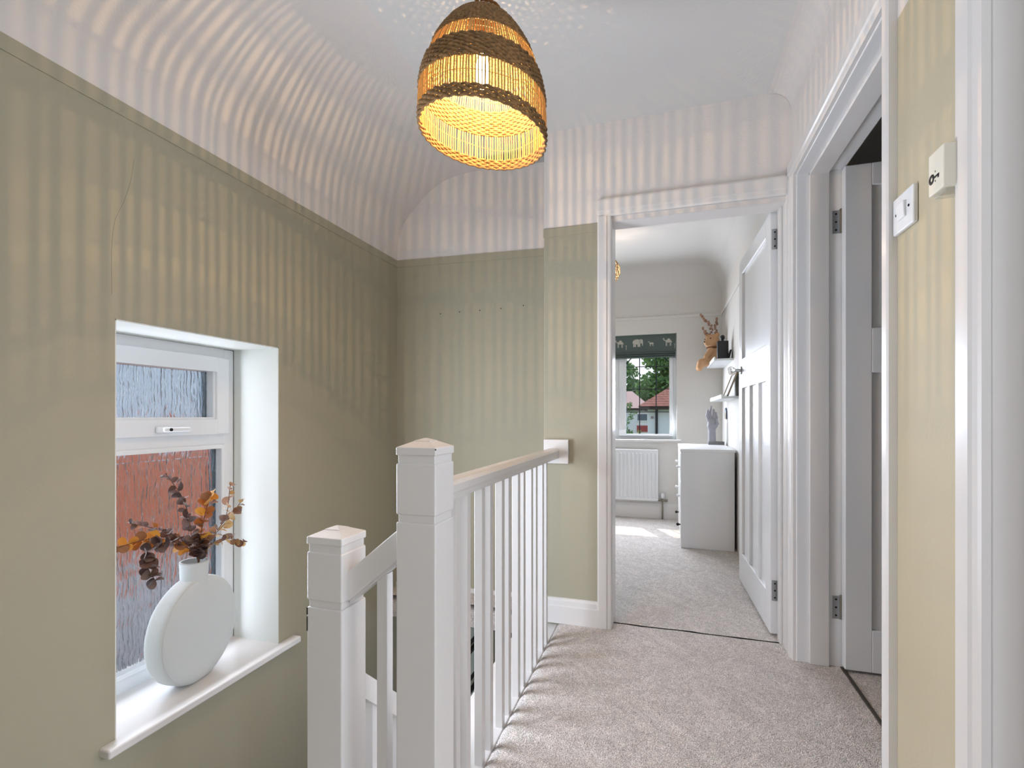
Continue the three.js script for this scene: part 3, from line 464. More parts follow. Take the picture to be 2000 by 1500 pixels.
{
  const stemM = std('stem', { color: 0x6b4d3a, roughness: 0.8 });
  const leafM = (c, n) => phy(n, { color: c, roughness: 0.65, transmission: 0.3, thickness: 0, side: THREE.DoubleSide });
  const brown = [leafM(0x5a3a2c, 'leafBrown'), leafM(0x6e4a3c, 'leafRust'), leafM(0x4a3430, 'leafDark'), leafM(0x7a6258, 'leafGrey')], amber = [leafM(0xc98224, 'leafAmber'), leafM(0xe0a23c, 'leafGold'), leafM(0xa8611f, 'leafOchre'), leafM(0x8a5a30, 'leafTan')], pale = [leafM(0xb98e5a, 'leafPale'), leafM(0x9c7050, 'leafFawn'), leafM(0x84685a, 'leafDust'), leafM(0xd2b078, 'leafCream')];
  const leafG = [0, 1, 2].map((v) => { const N = 14, pos = [0, 0.5, 0], idx = []; for (let i = 0; i < N; i++) { const a = i / N * 2 * Math.PI, r = 1 + 0.06 * Math.sin(3 * a + v), x = Math.sin(a) * 0.5 * r, y = 0.5 - Math.cos(a) * 0.5; pos.push(x, y, 0.14 * (x * x * 4) - 0.1 * Math.abs(y - 0.4) + 0.04 * v * x); idx.push(0, 1 + i, 1 + (i + 1) % N); } const g = new THREE.BufferGeometry(); g.setIndex(idx); g.setAttribute('position', new THREE.Float32BufferAttribute(pos, 3)); g.setAttribute('uv', new THREE.Float32BufferAttribute(new Float32Array(pos.length / 3 * 2), 2)); g.computeVertexNormals(); return g; });
  const stems = [
    ['tall dark brown eucalyptus stem rising above the others in the vase', [[-1.665, 0.513, -1.399], [-1.664, 0.601, -1.373], [-1.663, 0.679, -1.36], [-1.661, 0.753, -1.331], [-1.66, 0.839, -1.272]], brown, 20, 0.030],
    ['dark brown eucalyptus stem drooping down over the left of the vase', [[-1.665, 0.514, -1.395], [-1.652, 0.584, -1.32], [-1.639, 0.605, -1.236], [-1.626, 0.583, -1.177], [-1.613, 0.538, -1.179], [-1.6, 0.495, -1.193]], brown, 30, 0.030],
    ['amber eucalyptus stem reaching furthest left from the vase', [[-1.665, 0.514, -1.395], [-1.663, 0.587, -1.316], [-1.662, 0.622, -1.232], [-1.66, 0.623, -1.119]], amber, 24, 0.030],
    ['thin brown eucalyptus sprig pointing up and left above the amber one', [[-1.665, 0.514, -1.395], [-1.677, 0.6, -1.336], [-1.688, 0.643, -1.269], [-1.7, 0.682, -1.181]], [...brown, amber[2]], 18, 0.024],
    ['short upright golden eucalyptus stem in the middle of the vase', [[-1.665, 0.512, -1.403], [-1.657, 0.604, -1.407], [-1.648, 0.688, -1.421], [-1.64, 0.749, -1.438]], amber, 20, 0.032],
    ['pale eucalyptus stem standing against the window frame', [[-1.665, 0.511, -1.408], [-1.677, 0.569, -1.466], [-1.688, 0.629, -1.541], [-1.7, 0.761, -1.576]], pale, 16, 0.027],
    ['pale eucalyptus stem leaning right towards the window reveal', [[-1.665, 0.51, -1.41], [-1.65, 0.575, -1.449], [-1.635, 0.633, -1.504], [-1.62, 0.705, -1.56]], pale, 16, 0.027],
    ['low fawn eucalyptus stem spreading right from the vase mouth', [[-1.665, 0.51, -1.41], [-1.643, 0.559, -1.454], [-1.622, 0.561, -1.499], [-1.6, 0.538, -1.551]], [...pale, brown[1]], 14, 0.024],
    ['short dark leafy eucalyptus tuft filling the vase mouth', [[-1.665, 0.5, -1.40], [-1.658, 0.53, -1.398], [-1.650, 0.56, -1.392], [-1.646, 0.585, -1.385]], brown, 22, 0.030],
  ];
  for (const [label, pts, mats, n, size] of stems) {
    const c = new THREE.CatmullRomCurve3([[pts[0][0] + 0.004, pts[0][1] - 0.10, pts[0][2] + (pts[1][2] - pts[0][2]) * -0.2], ...pts].map((q) => V(...q))), o0 = c.getPoint(0);
    const t = thing('eucalyptus_stem', label, 'dried stem', o0.toArray(), 0, 'dried eucalyptus stems in the disc vase');
    part('stem', new THREE.TubeGeometry(new THREE.CatmullRomCurve3(c.getPoints(24).map((q) => q.sub(o0))), 30, 0.0014, 6), stemM, t);
    for (let k = 0, n2 = Math.round(n * 1.25); k < n2; k++) {
      const u = 0.30 + 0.70 * Math.pow((k + 0.7) / n2, 0.85), q = c.getPoint(Math.min(1, u)), tg = c.getTangent(Math.min(1, u)), s = size * rr(0.85, 1.35) * (u > 0.9 ? 0.8 : 1);
      const m = new THREE.Mesh(leafG[k % 3], mats[Math.floor(rnd() * mats.length)]); m.name = 'leaf'; m.castShadow = m.receiveShadow = true;
      const axis = V(0, 0, 0).crossVectors(tg, V(rr(-1, 1), rr(-1, 1), rr(-1, 1))).normalize(); const dir = tg.clone().multiplyScalar(0.45).add(axis).normalize();
      const nn = V(rr(-1, 1), rr(0, 1.6), rr(-1, 1)).normalize(), xx = V(0, 0, 0).crossVectors(dir, nn).normalize(), zz = V(0, 0, 0).crossVectors(xx, dir);
      m.quaternion.setFromRotationMatrix(new THREE.Matrix4().makeBasis(xx, dir, zz)); m.position.copy(q).sub(o0); m.scale.setScalar(s); t.add(m);
    }
  }
}
{ // light switch and key box on the right wall
  const s = thing('light_switch', 'white plastic light switch on the cream wall', 'light switch', [XR, 1.51, -1.345]);
  part('switch_plate', rb(-0.011, 0, -0.043, 0.043, -0.05, 0.05, 0.004, 3), M.upvc, s);
  part('rocker', rb(-0.017, -0.008, -0.017, 0.020, -0.018, 0.020, 0.003).rotateZ(0.06), M.upvc, s);
  for (const z of [-0.03, 0.032]) part('screw', cyl(0.003, 0.003, 0.002, 10).rotateZ(Math.PI / 2).translate(-0.0115, 0.001, z), M.dark, s);
  const k = thing('key_box', 'small white box with a black key symbol beside the door frame', 'box', [XR, 1.503, -1.128]);
  const cream = std('plasticCream', { color: 0xe4dfd0, roughness: 0.45 });
  part('case', rb(-0.042, 0, -0.040, 0.040, -0.027, 0.027, 0.003, 3), cream, k);
  const ring = new THREE.TorusGeometry(0.0068, 0.0030, 8, 24).rotateY(Math.PI / 2).scale(0.25, 1, 1).translate(-0.0424, -0.010, -0.014);
  part('key_symbol', [ring, bx(-0.0428, -0.0418, -0.0118, -0.0082, -0.0065, 0.013), bx(-0.0428, -0.0418, -0.0155, -0.0095, 0.0085, 0.0125)], M.black, k, 'black key symbol');
  for (const y of [0.0, -0.018]) part('mark', bx(-0.0426, -0.0418, y - 0.0016, y + 0.0016, -0.001, 0.0005), M.gap, k);
  part('clear_base', rb(-0.036, -0.004, -0.047, -0.040, -0.02, 0.02, 0.002), phy('clearPlastic', { color: 0xf4f4f0, roughness: 0.15, transmission: 0.8, thickness: 0 }), k);
}
{ // framed prints on the wall down the stairs
  const paperM = std('printPaper', { color: 0xccd2c4, roughness: 0.8 });
  const rows = [['black framed print highest on the wall below the landing', -0.72, 0.30], ['black framed print in the middle of the three below the landing', -1.04, 0.26], ['black framed print lowest on the wall below the landing', -1.36, 0.24]];
  rows.forEach(([label, y, h], i) => {
    const f = thing('picture_frame', label, 'picture', [XL, y, -3.86 + 0.05 * i], 0, 'black framed prints on the stair wall');
    const w = 0.36; part('frame', [rb(0, 0.025, -h / 2, -h / 2 + 0.035, -w / 2, w / 2), rb(0, 0.025, h / 2 - 0.035, h / 2, -w / 2, w / 2), rb(0, 0.025, -h / 2, h / 2, -w / 2, -w / 2 + 0.03), rb(0, 0.025, -h / 2, h / 2, w / 2 - 0.03, w / 2)], M.black, f);
    part('print', bx(0.002, 0.012, -h / 2 + 0.01, h / 2 - 0.01, -w / 2 + 0.01, w / 2 - 0.01), paperM, f);
  });
}

// ------------------------------------------------------------------ the bedroom
function fieldMesh(res, half, centre, dist) { // skin of a distance field inside a cube
  const mc = new MarchingCubes(res, new THREE.MeshBasicMaterial(), false, false, 60000); mc.isolation = 0; const h = res / 2;
  for (let z = 0; z < res; z++) for (let y = 0; y < res; y++) for (let x = 0; x < res; x++) mc.field[x + y * res + z * res * res] = -dist(centre[0] + (x - h) / h * half, centre[1] + (y - h) / h * half, centre[2] + (z - h) / h * half) / half;
  mc.update(); const n = mc.count ?? mc.geometry.drawRange.count, p = new Float32Array(n * 3);
  for (let i = 0; i < n; i++) for (let k = 0; k < 3; k++) p[3 * i + k] = centre[k] + mc.positionArray[3 * i + k] * half;
  let g = new THREE.BufferGeometry(); g.setAttribute('position', new THREE.BufferAttribute(p, 3)); g = mergeVertices(g, 1e-5); g.computeVertexNormals(); g.setAttribute('uv', new THREE.BufferAttribute(new Float32Array(g.attributes.position.count * 2), 2)); return g;
}
const smin = (a, b, k) => { const h = Math.max(k - Math.abs(a - b), 0) / k; return Math.min(a, b) - h * h * k / 4; };
const capsule = (p, a, b, ra, rb2) => { const ab = [b[0] - a[0], b[1] - a[1], b[2] - a[2]], ap = [p[0] - a[0], p[1] - a[1], p[2] - a[2]], L = ab[0] ** 2 + ab[1] ** 2 + ab[2] ** 2 + 1e-12, t = Math.max(0, Math.min(1, (ap[0] * ab[0] + ap[1] * ab[1] + ap[2] * ab[2]) / L)); return Math.hypot(ap[0] - t * ab[0], ap[1] - t * ab[1], ap[2] - t * ab[2]) - (ra + (rb2 - ra) * t); };
{ // leaded casement window with roman blind
  const g = thing('window_3', 'white framed bedroom window with leaded glass', 'window', [0, 0, 0], 0, null, 'structure');
  const z0 = -5.37, z1 = -5.29, f = (a, b, c, d, za = z0, zb = z1) => rb(a, b, c, d, za, zb, 0.005);
  part('frame', [f(-1.52, -1.46, 0.80, 1.875), f(0.055, 0.108, 0.80, 1.875), f(-1.463, 0.058, 0.80, 0.835, z0, z1 - 0.001), f(-1.463, 0.058, 1.82, 1.875, z0, z1 - 0.001), f(-0.505, -0.455, 0.83, 1.825, z0, z1 - 0.001), f(-1.02, -0.97, 0.83, 1.825, z0, z1 - 0.001)], M.upvc, g);
  const s = new THREE.Group(); s.name = 'casement'; g.add(s);
  part('sash_frame', [f(-0.470, -0.398, 0.825, 1.83, z0 + 0.01, z1 + 0.012), f(0.036, 0.075, 0.825, 1.83, z0 + 0.01, z1 + 0.012), f(-0.401, 0.039, 0.825, 0.850, z0 + 0.01, z1 + 0.011), f(-0.401, 0.039, 1.78, 1.83, z0 + 0.01, z1 + 0.011)], M.upvc, s);
  const pl = (a, b, c, d) => new THREE.PlaneGeometry(b - a, d - c).translate((a + b) / 2, (c + d) / 2, -5.33);
  part('pane', pl(-0.40, 0.04, 0.84, 1.80), M.pane, s); part('pane', pl(-0.97, -0.505, 0.83, 1.83), M.pane, g); part('pane', pl(-1.46, -1.02, 0.83, 1.83), M.pane, g);
  const lead = std('lead', { color: 0x2f3238, roughness: 0.5, metalness: 0.4 }), bar = (a, b, w = 0.005) => { const A = V(a[0], a[1], -5.326), B = V(b[0], b[1], -5.326), L = A.distanceTo(B); return new THREE.BoxGeometry(w * 2, L, 0.006).rotateZ(-Math.atan2(B.x - A.x, B.y - A.y)).translate((A.x + B.x) / 2, (A.y + B.y) / 2, -5.326); };
  for (const x of [-0.260, -0.094]) part('lead_came', bar([x, 0.845], [x, 1.80]), lead, s);
  for (const y of [1.079, 1.319, 1.553, 1.75]) part('lead_came', bar([-0.40, y], [0.04, y], 0.004), lead, s);
  part('lead_came', bar([-0.405, 1.585], [-0.33, 1.66]), lead, s); part('lead_came', bar([0.045, 1.585], [-0.03, 1.66]), lead, s);
  for (const y of [1.079, 1.319, 1.553]) part('lead_came', bar([-0.97, y], [-0.505, y], 0.004), lead, g);
  const h = new THREE.Group(); h.name = 'handle'; h.position.set(-0.45, 1.30, z1 + 0.013); s.add(h);
  part('handle_base', rb(-0.012, 0.012, -0.035, 0.035, 0, 0.012, 0.004), M.upvc, h); part('lever', rb(-0.008, 0.008, -0.11, 0.012, 0.014, 0.026, 0.005), M.upvc, h);
  struct('trim_9', rb(-1.6, 0.15, 0.775, 0.80, -5.29, ZB + 0.04, 0.006), M.gloss, 'white sill board under the bedroom window', 'window sill');
  struct('trim_10', [bx(0.105, 0.108, 0.80, 1.875, -5.29, ZB), bx(-1.52, 0.108, 1.872, 1.875, -5.29, ZB)], M.reveal, 'white reveal of the bedroom window', 'window reveal');
}
{
  const c = document.createElement('canvas'); c.width = 960; c.height = 400; const x = c.getContext('2d');
  x.fillStyle = '#56635f'; x.fillRect(0, 0, 960, 400); x.fillStyle = '#b9b6ab';
  const E = (cx, cy, rx, ry, a = 0) => { x.beginPath(); x.ellipse(cx, cy, rx, ry, a, 0, 7); x.fill(); }, Rr = (a, b, w, h) => x.fillRect(a, b, w, h), Pg = (...q) => { x.beginPath(); x.moveTo(q[0], q[1]); for (let i = 2; i < q.length; i += 2) x.lineTo(q[i], q[i + 1]); x.fill(); };
  const camel = (ox, oy, s) => { x.save(); x.translate(ox, oy); x.scale(s, s); E(0, 0, 62, 30); E(6, -30, 30, 28); Pg(-50, -12, -92, -8, -100, -46, -90, -50, -78, -22, -46, -26); E(-100, -52, 20, 11, 0.2); Pg(-92, -62, -88, -74, -82, -60); for (const lx of [-48, -34, 34, 50]) Rr(lx - 6, 10, 11, 92); Pg(58, -10, 78, 22, 70, 34, 54, 10); x.restore(); };
  const elephant = (ox, oy, s) => { x.save(); x.translate(ox, oy); x.scale(s, s); E(0, 0, 88, 56); E(84, -12, 42, 44); Pg(104, 4, 128, 10, 122, 84, 106, 86, 108, 50, 96, 22); for (const lx of [-66, -34, 26, 56]) Rr(lx - 13, 24, 27, 84); Pg(-84, -12, -98, 30, -90, 34, -74, 8); x.fillStyle = '#a3a298'; E(64, -8, 26, 38, 0.2); x.restore(); x.fillStyle = '#b9b6ab'; };
  const calf = (ox, oy, s) => { x.save(); x.translate(ox, oy); x.scale(s, s); E(0, 0, 46, 20); Pg(-40, -6, -66, -36, -54, -42, -28, -14); E(-66, -40, 14, 8); for (const lx of [-34, -22, 24, 36]) Rr(lx - 4, 8, 8, 52); x.restore(); };
  camel(130, 190, 0.95); elephant(470, 180, 0.95); calf(760, 220, 0.9); x.fillRect(248, 250, 10, 90); x.fillRect(240, 245, 26, 12);
  const t = new THREE.CanvasTexture(c); t.colorSpace = THREE.SRGBColorSpace; t.wrapS = t.wrapT = THREE.RepeatWrapping; t.repeat.set(1 / 0.48, 1 / 0.20); t.offset.set(0.62, 0.90);
  const fab = std('blindFabric', { map: t, roughness: 0.9 }, true), plain = std('blindPlain', { color: 0x56635f, roughness: 0.9 });
  const b = thing('roman_blind', 'dark green roman blind printed with pale camels and elephants', 'blind', [-0.70, 1.872, -5.235]);
  part('fabric', rb(-0.80, 0.795, -0.178, 0, -0.006, 0.004, 0.003), fab, b);
  const fold = (y0, y1, d) => { const p = []; for (let k = 0; k <= 12; k++) { const u = k / 12; p.push([d * Math.sin(u * Math.PI) + 0.002, y0 + (y1 - y0) * u]); } return prism([...p, [-0.006, y1], [-0.006, y0]], -0.80, 0.795, 'x'); };
  part('fold', toCreasedNormals(fold(-0.205, -0.176, 0.016), 0.6), plain, b); part('fold', toCreasedNormals(fold(-0.222, -0.202, 0.024), 0.6), plain, b); part('fold', toCreasedNormals(fold(-0.240, -0.219, 0.020), 0.6), plain, b);
  part('headrail', rb(-0.80, 0.795, -0.012, 0.002, -0.03, -0.006, 0.002), M.upvc, b);
}
{ // radiator under the window
  const r = thing('radiator', 'white ribbed panel radiator under the bedroom window', 'radiator', [-0.66, 0.182, -5.13]);
  const w = 0.585, h = 0.511, ribs = [rb(-w, w, 0, h, -0.012, 0, 0.006)];
  for (let k = 0; k < 30; k++) { const x = -w + 0.03 + k * 0.039; ribs.push(rb(x - 0.010, x + 0.010, 0.03, h - 0.03, -0.006, 0.010, 0.008)); }
  part('front_panel', ribs, M.upvc, r); part('back_panel', rb(-w, w, 0, h, -0.058, -0.046, 0.006), M.upvc, r);
  part('top_grille', rb(-w, w, h - 0.006, h + 0.006, -0.06, 0.004, 0.004), M.upvc, r); part('end_cover', rb(w - 0.004, w + 0.004, 0.01, h, -0.06, 0.002, 0.003), M.upvc, r);
  const v = new THREE.Group(); v.name = 'valve'; v.position.set(w + 0.045, 0.01, -0.025); r.add(v);
  part('valve_body', [between([-0.045, 0, 0], [0.02, 0, 0], 0.009), between([0, 0.03, 0], [0, -0.02, 0], 0.011), between([0.02, 0, 0], [0.05, 0, 0], 0.013)], M.brass, v);
  part('valve_cap', new THREE.LatheGeometry([[0, 0.07], [0.014, 0.068], [0.018, 0.05], [0.016, 0.02], [0, 0.02]].map((p) => new THREE.Vector2(...p)), 20), M.upvc, v);
  part('pipe', between([0, -0.02, 0], [0, -0.19, 0], 0.008), M.brass, v);
}
{ // chest of drawers, seen from its end
  const d = thing('chest_of_drawers', 'white chest of drawers against the bedroom wall, seen from the end', 'chest of drawers', [0.315, 0, -4.49]);
  const w = phy('lacquer', { color: 0xe6e6e6, roughness: 0.4 });
  part('carcass', [rb(-0.185, 0.19, 0.0, 0.756, -0.39, -0.372, 0.002), rb(-0.20, 0.19, 0.0, 0.758, 0.374, 0.392, 0.002), rb(-0.185, 0.19, 0.05, 0.756, -0.38, 0.38, 0.002)], w, d);
  part('top', rb(-0.205, 0.195, 0.756, 0.778, -0.395, 0.396, 0.003), w, d);
  for (let k = 0; k < 3; k++) { const y = 0.06 + k * 0.23, f = new THREE.Group(); f.name = 'drawer'; d.add(f); part('drawer_front', rb(-0.202, -0.184, y, y + 0.222, -0.375, 0.37, 0.003), w, f); for (const z of [-0.2, 0.33]) part('knob', [cyl(0.006, 0.006, 0.016, 12).rotateZ(Math.PI / 2).translate(-0.21, y + 0.11, z), new THREE.SphereGeometry(0.012, 16, 12).translate(-0.222, y + 0.11, z)], k ? w : M.dark, f, 'round knob'); }
  part('plinth', rb(-0.17, 0.18, 0, 0.06, -0.37, 0.37, 0.002), w, d);
}
{ // hand sculpture on the chest
  const s = thing('hand_sculpture', 'grey sculpture of a raised hand on the chest of drawers', 'sculpture', [0.415, 0.778, -4.82]);
  const grey = std('stoneGrey', { color: 0x97959b, roughness: 0.6 });
  part('base', rb(-0.045, 0.09, 0, 0.028, -0.04, 0.04, 0.003), std('baseGrey', { color: 0x7c7b7d, roughness: 0.7 }), s);
  const dist = (x, y, z) => { const p = [x, y, z]; let d = capsule(p, [0, 0.0, 0], [0, 0.13, 0], 0.034, 0.032); d = smin(d, capsule(p, [-0.012, 0.15, 0], [-0.012, 0.19, 0], 0.027, 0.022), 0.03); d = smin(d, capsule(p, [0.014, 0.15, 0], [0.016, 0.19, 0], 0.026, 0.022), 0.03);
    for (const c of [[[-0.026, 0.19, 0], [-0.042, 0.235, 0], [-0.036, 0.285, 0.006], 0.012], [[-0.010, 0.20, 0], [-0.016, 0.255, -0.004], [-0.008, 0.318, 0.004], 0.012], [[0.010, 0.20, 0], [0.018, 0.245, -0.002], [0.014, 0.29, 0.008], 0.012], [[0.026, 0.185, 0], [0.040, 0.22, 0], [0.034, 0.262, 0.006], 0.011], [[0.03, 0.135, 0.016], [0.044, 0.165, 0.034], [0.036, 0.198, 0.042], 0.012]]) { d = smin(d, capsule(p, c[0], c[1], c[3] * 1.1, c[3]), 0.008); d = smin(d, capsule(p, c[1], c[2], c[3], c[3] * 0.75), 0.006); } return d; };
  part('hand', fieldMesh(96, 0.18, [0, 0.165, 0], dist).translate(-0.012, 0.026, 0), grey, s);
}
{ // wall ledges and what stands on them
  const led = phy('shelfWhite', { color: 0xdfe3e3, roughness: 0.45 });
  const a = thing('wall_shelf', 'upper white picture ledge on the bedroom wall, carrying the teddy bear', 'shelf', [0.526, 1.492, -4.69]);
  part('shelf_board', rb(-0.142, 0, 0, 0.016, -0.35, 0.35, 0.002), led, a); part('front_lip', rb(-0.148, -0.136, 0, 0.032, -0.35, 0.35, 0.002), led, a);
  const b = thing('wall_shelf', 'lower white picture ledge on the bedroom wall, above the wall rainbow', 'shelf', [0.526, 1.168, -4.38]);
  part('shelf_board', rb(-0.13, 0, 0, 0.016, -0.47, 0.47, 0.002), led, b); part('front_lip', rb(-0.136, -0.126, 0, 0.030, -0.47, 0.47, 0.002), led, b);
  // teddy bear
  const fur = std('fur', { color: 0xc79c74, roughness: 1, bumpMap: carpetBump, bumpScale: 0.004 }, true), pale = std('furPale', { color: 0xd2ac86, roughness: 1 }), t = thing('teddy_bear', 'tan teddy bear sitting on the upper bedroom ledge', 'teddy bear', [0.42, 1.508, -4.88]);
  const bear = (x, y, z) => { const p = [x, y, z]; let d = capsule(p, [0, 0.06, 0], [0, 0.13, 0], 0.064, 0.052); d = smin(d, capsule(p, [-0.012, 0.215, 0.0], [-0.012, 0.218, 0.02], 0.066, 0.062), 0.016); d = smin(d, capsule(p, [-0.055, 0.2, 0.045], [-0.06, 0.198, 0.05], 0.026, 0.024), 0.015);
    for (const s of [-1, 1]) { d = smin(d, capsule(p, [-0.010 + 0.036 * s, 0.266, s * 0.036 + 0.008], [-0.010 + 0.040 * s, 0.272, s * 0.040 + 0.008], 0.021, 0.019), 0.01); d = smin(d, capsule(p, [-0.02, 0.13, s * 0.045], [-0.06, 0.075, s * 0.062], 0.027, 0.025), 0.015); d = smin(d, capsule(p, [-0.03, 0.03, s * 0.04], [-0.105, 0.018, s * 0.062], 0.034, 0.030), 0.02); d = smin(d, capsule(p, [-0.105, 0.02, s * 0.062], [-0.118, -0.02, s * 0.064], 0.032, 0.029), 0.015); } return d; };
  part('body', fieldMesh(84, 0.22, [-0.03, 0.12, 0], bear), fur, t);
  part('muzzle', new THREE.SphereGeometry(0.020, 16, 12).scale(0.7, 0.85, 1).translate(-0.072, 0.198, 0.064), pale, t); part('nose', new THREE.SphereGeometry(0.006, 12, 8).translate(-0.082, 0.206, 0.078), M.dark, t);
  for (const [x, z] of [[-0.072, 0.022], [-0.030, 0.076]]) part('eye', new THREE.SphereGeometry(0.006, 10, 8).translate(x, 0.236, z), M.black, t);
  part('collar', new THREE.TorusGeometry(0.053, 0.006, 8, 28).rotateX(Math.PI / 2).translate(-0.003, 0.158, 0.002), std('collarBrown', { color: 0x6a3d28, roughness: 0.8 }), t);
  // bud vase with dried sprigs behind the bear
  const bv = thing('bud_vase', 'small white bud vase beside the teddy bear', 'vase', [0.452, 1.508, -5.0]);
  part('body', new THREE.LatheGeometry([[0, 0], [0.026, 0], [0.03, 0.03], [0.026, 0.09], [0.012, 0.13], [0.011, 0.16], [0.014, 0.165], [0.009, 0.165], [0.009, 0.1], [0, 0.1]].map((p) => new THREE.Vector2(...p)), 28), led, bv);
  const twig = std('twig', { color: 0x9a7a68, roughness: 0.9 }), bud = std('bud', { color: 0xb28d78, roughness: 0.9 });
  [['taller dried flower sprig above the teddy bear', [[0, 0, 0], [-0.02, 0.16, 0.01], [-0.05, 0.27, 0.012], [-0.125, 0.375, 0.02]], 15], ['shorter dried flower sprig bent left above the teddy bear', [[0, 0, 0], [-0.03, 0.15, 0.0], [-0.07, 0.20, 0.0], [-0.125, 0.255, 0.0]], 10], ['upright dried flower sprig right above the teddy bear', [[0, 0, 0], [0.0, 0.15, 0.0], [0.0, 0.24, 0.01], [0.005, 0.33, 0.01]], 12]].forEach(([label, pts, n]) => {
    const c = new THREE.CatmullRomCurve3(pts.map((p) => V(...p))), q = thing('dried_flower', label, 'dried flower', [0.452, 1.62, -5.0], 0, 'dried sprigs in the bud vase');
    part('stem', new THREE.TubeGeometry(c, 30, 0.0018, 6), twig, q);
    for (let k = 0; k < n; k++) { const p = c.getPoint(0.45 + 0.55 * (k + 1) / n); part('flower', new THREE.IcosahedronGeometry(rr(0.007, 0.013), 1).scale(1, 1.3, 1).translate(p.x + rr(-0.014, 0.014), p.y + rr(-0.01, 0.01), p.z + rr(-0.014, 0.014)), k % 3 ? bud : twig, q); }
  });
  const bt = thing('bottle', 'black square bottle with a round stopper on the upper ledge', 'bottle', [0.455, 1.508, -4.45]);
  part('body', new RoundedBoxGeometry(0.085, 0.155, 0.07, 3, 0.006).translate(0, 0.0775, 0), M.black, bt); part('stopper', [cyl(0.012, 0.012, 0.016, 18).translate(0, 0.162, 0), new THREE.SphereGeometry(0.019, 20, 14).scale(1, 1.1, 1).translate(0, 0.187, 0)], M.black, bt);
  const pf = (name, label, at, h, w, mat, tilt) => { const f = thing(name, label, 'picture', at); const q = (g) => g.rotateZ(tilt); part('frame', [rb(-0.006, 0.006, 0, 0.012, -w / 2, w / 2, 0.002), rb(-0.006, 0.006, h - 0.012, h, -w / 2, w / 2, 0.002), rb(-0.006, 0.006, 0, h, -w / 2, -w / 2 + 0.012, 0.002), rb(-0.006, 0.006, 0, h, w / 2 - 0.012, w / 2, 0.002)].map(q), mat, f); part('print', q(bx(0.001, 0.003, 0.008, h - 0.008, -w / 2 + 0.008, w / 2 - 0.008)), M.bedWall, f); };
  pf('picture_frame', 'small dark picture leaning on the wall beside the black bottle', [0.493, 1.508, -4.40], 0.075, 0.07, M.dark, -0.25);
  pf('picture_frame', 'thin wooden picture frame leaning on the lower ledge', [0.445, 1.186, -4.17], 0.20, 0.30, std('woodFrame', { color: 0x9c8f78, roughness: 0.6 }), -0.36);
  const bk = thing('folded_card', 'white folded card lying on the lower ledge', 'card', [0.45, 1.184, -4.70]);
  part('page', rb(-0.06, 0.03, 0, 0.004, -0.1, 0.1, 0.001).rotateZ(0.10), M.upvc, bk); part('page', rb(-0.06, 0.03, 0.004, 0.008, -0.1, 0.1, 0.001).rotateZ(-0.1).translate(0, 0.004, 0), M.upvc, bk);
  // rainbow on the wall
  const rw = thing('wall_rainbow', 'small blue and mustard rainbow fixed to the bedroom wall', 'wall decoration', [0.526, 1.01, -4.82]);
  [[0.052, 0x3a4356], [0.038, 0x9fb4bd], [0.025, 0xc7cdd0], [0.013, 0xc7a24a]].forEach(([r, c], i) => part('arch', [new THREE.TorusGeometry(r, 0.0062, 8, 24, Math.PI).rotateY(Math.PI / 2).scale(0.8, 1, 1).translate(-0.005, 0.045, 0), between([-0.005, 0, r], [-0.005, 0.045, r], 0.0058), between([-0.005, 0, -r], [-0.005, 0.045, -r], 0.0058)], std('arch' + i, { color: c, roughness: 0.7 }), rw));
}
{ // woven globe lamp of the bedroom, lit
  const L = thing('pendant_lamp', 'small lit woven globe lamp hanging in the bedroom, half hidden by the door frame', 'pendant lamp', [-0.449, CEIL, -3.9]);
  const cy = 2.17 - CEIL, cane = std('cane', { color: 0xcfae84, roughness: 0.8 }), R0 = 0.112, g = [];
  for (let k = 0; k < 26; k++) { const n = V(rr(-1, 1), rr(-1, 1), rr(-1, 1)).normalize(), q = new THREE.Quaternion().setFromUnitVectors(V(0, 0, 1), n); g.push(new THREE.TorusGeometry(R0 * rr(0.97, 1.0), 0.0028, 5, 48).applyQuaternion(q).translate(0, cy, 0)); }
  part('globe_shade', g, cane, L); part('cord', between([0, 0, 0], [0, cy + 0.04, 0], 0.003), M.upvc, L);
  part('bulb', new THREE.SphereGeometry(0.03, 20, 14).translate(0, cy, 0), std('bulbGlow2', { color: 0xffffff, emissive: new THREE.Color(1, 0.8, 0.55), emissiveIntensity: 10 }), L);
  const lamp = new THREE.PointLight(new THREE.Color(1, 0.86, 0.7), 0.2, 0, 2); lamp.position.set(-0.449, 2.17, -3.9); lamp.castShadow = true; lamp.shadow.radius = 1; scene.add(lamp);
}

// ------------------------------------------------------------------ outside
const grassM = std('grass', { color: 0x3f5a2c, roughness: 1 }), renderW = std('houseWhite', { color: 0xe6e5e0, roughness: 0.9 });
struct('ground', bx(-70, 70, GROUND - 0.3, GROUND, -90, 30), grassM, 'green ground outside', 'ground');
{ // neighbour's side wall beyond the frosted window
  const red = std('redBrick', { color: 0xf08258, roughness: 0.95 }), stone = std('paleStone', { color: 0xdccfc6, roughness: 0.95 });
  const h = thing('neighbour_house', 'red brick house next door, blurred behind the frosted landing window', 'house', [-7.4, GROUND, -3.4]);
  part('brick_wall', bx(-4, 0, 1.55, 3.46, -8, 7), red, h); part('upper_wall', bx(-4, -0.05, 3.46, 5.6, -8, 7), std('paleRender', { color: 0xf0f1f2, roughness: 0.9 }), h); part('plinth', bx(-4, 0.05, 0, 1.55, -8, 7), stone, h);
  part('roof', prism([[-4.3, 5.55], [0.35, 5.55], [-2, 7.2]], -8.3, 7.3), std('slate', { color: 0x6d6f74, roughness: 0.9 }), h);
  struct('path', bx(-7.1, -1.9, GROUND, GROUND + 0.05, -12, 8), std('pathDark', { color: 0x6b5f66, roughness: 0.95 }), 'dark path between the houses', 'path');
}
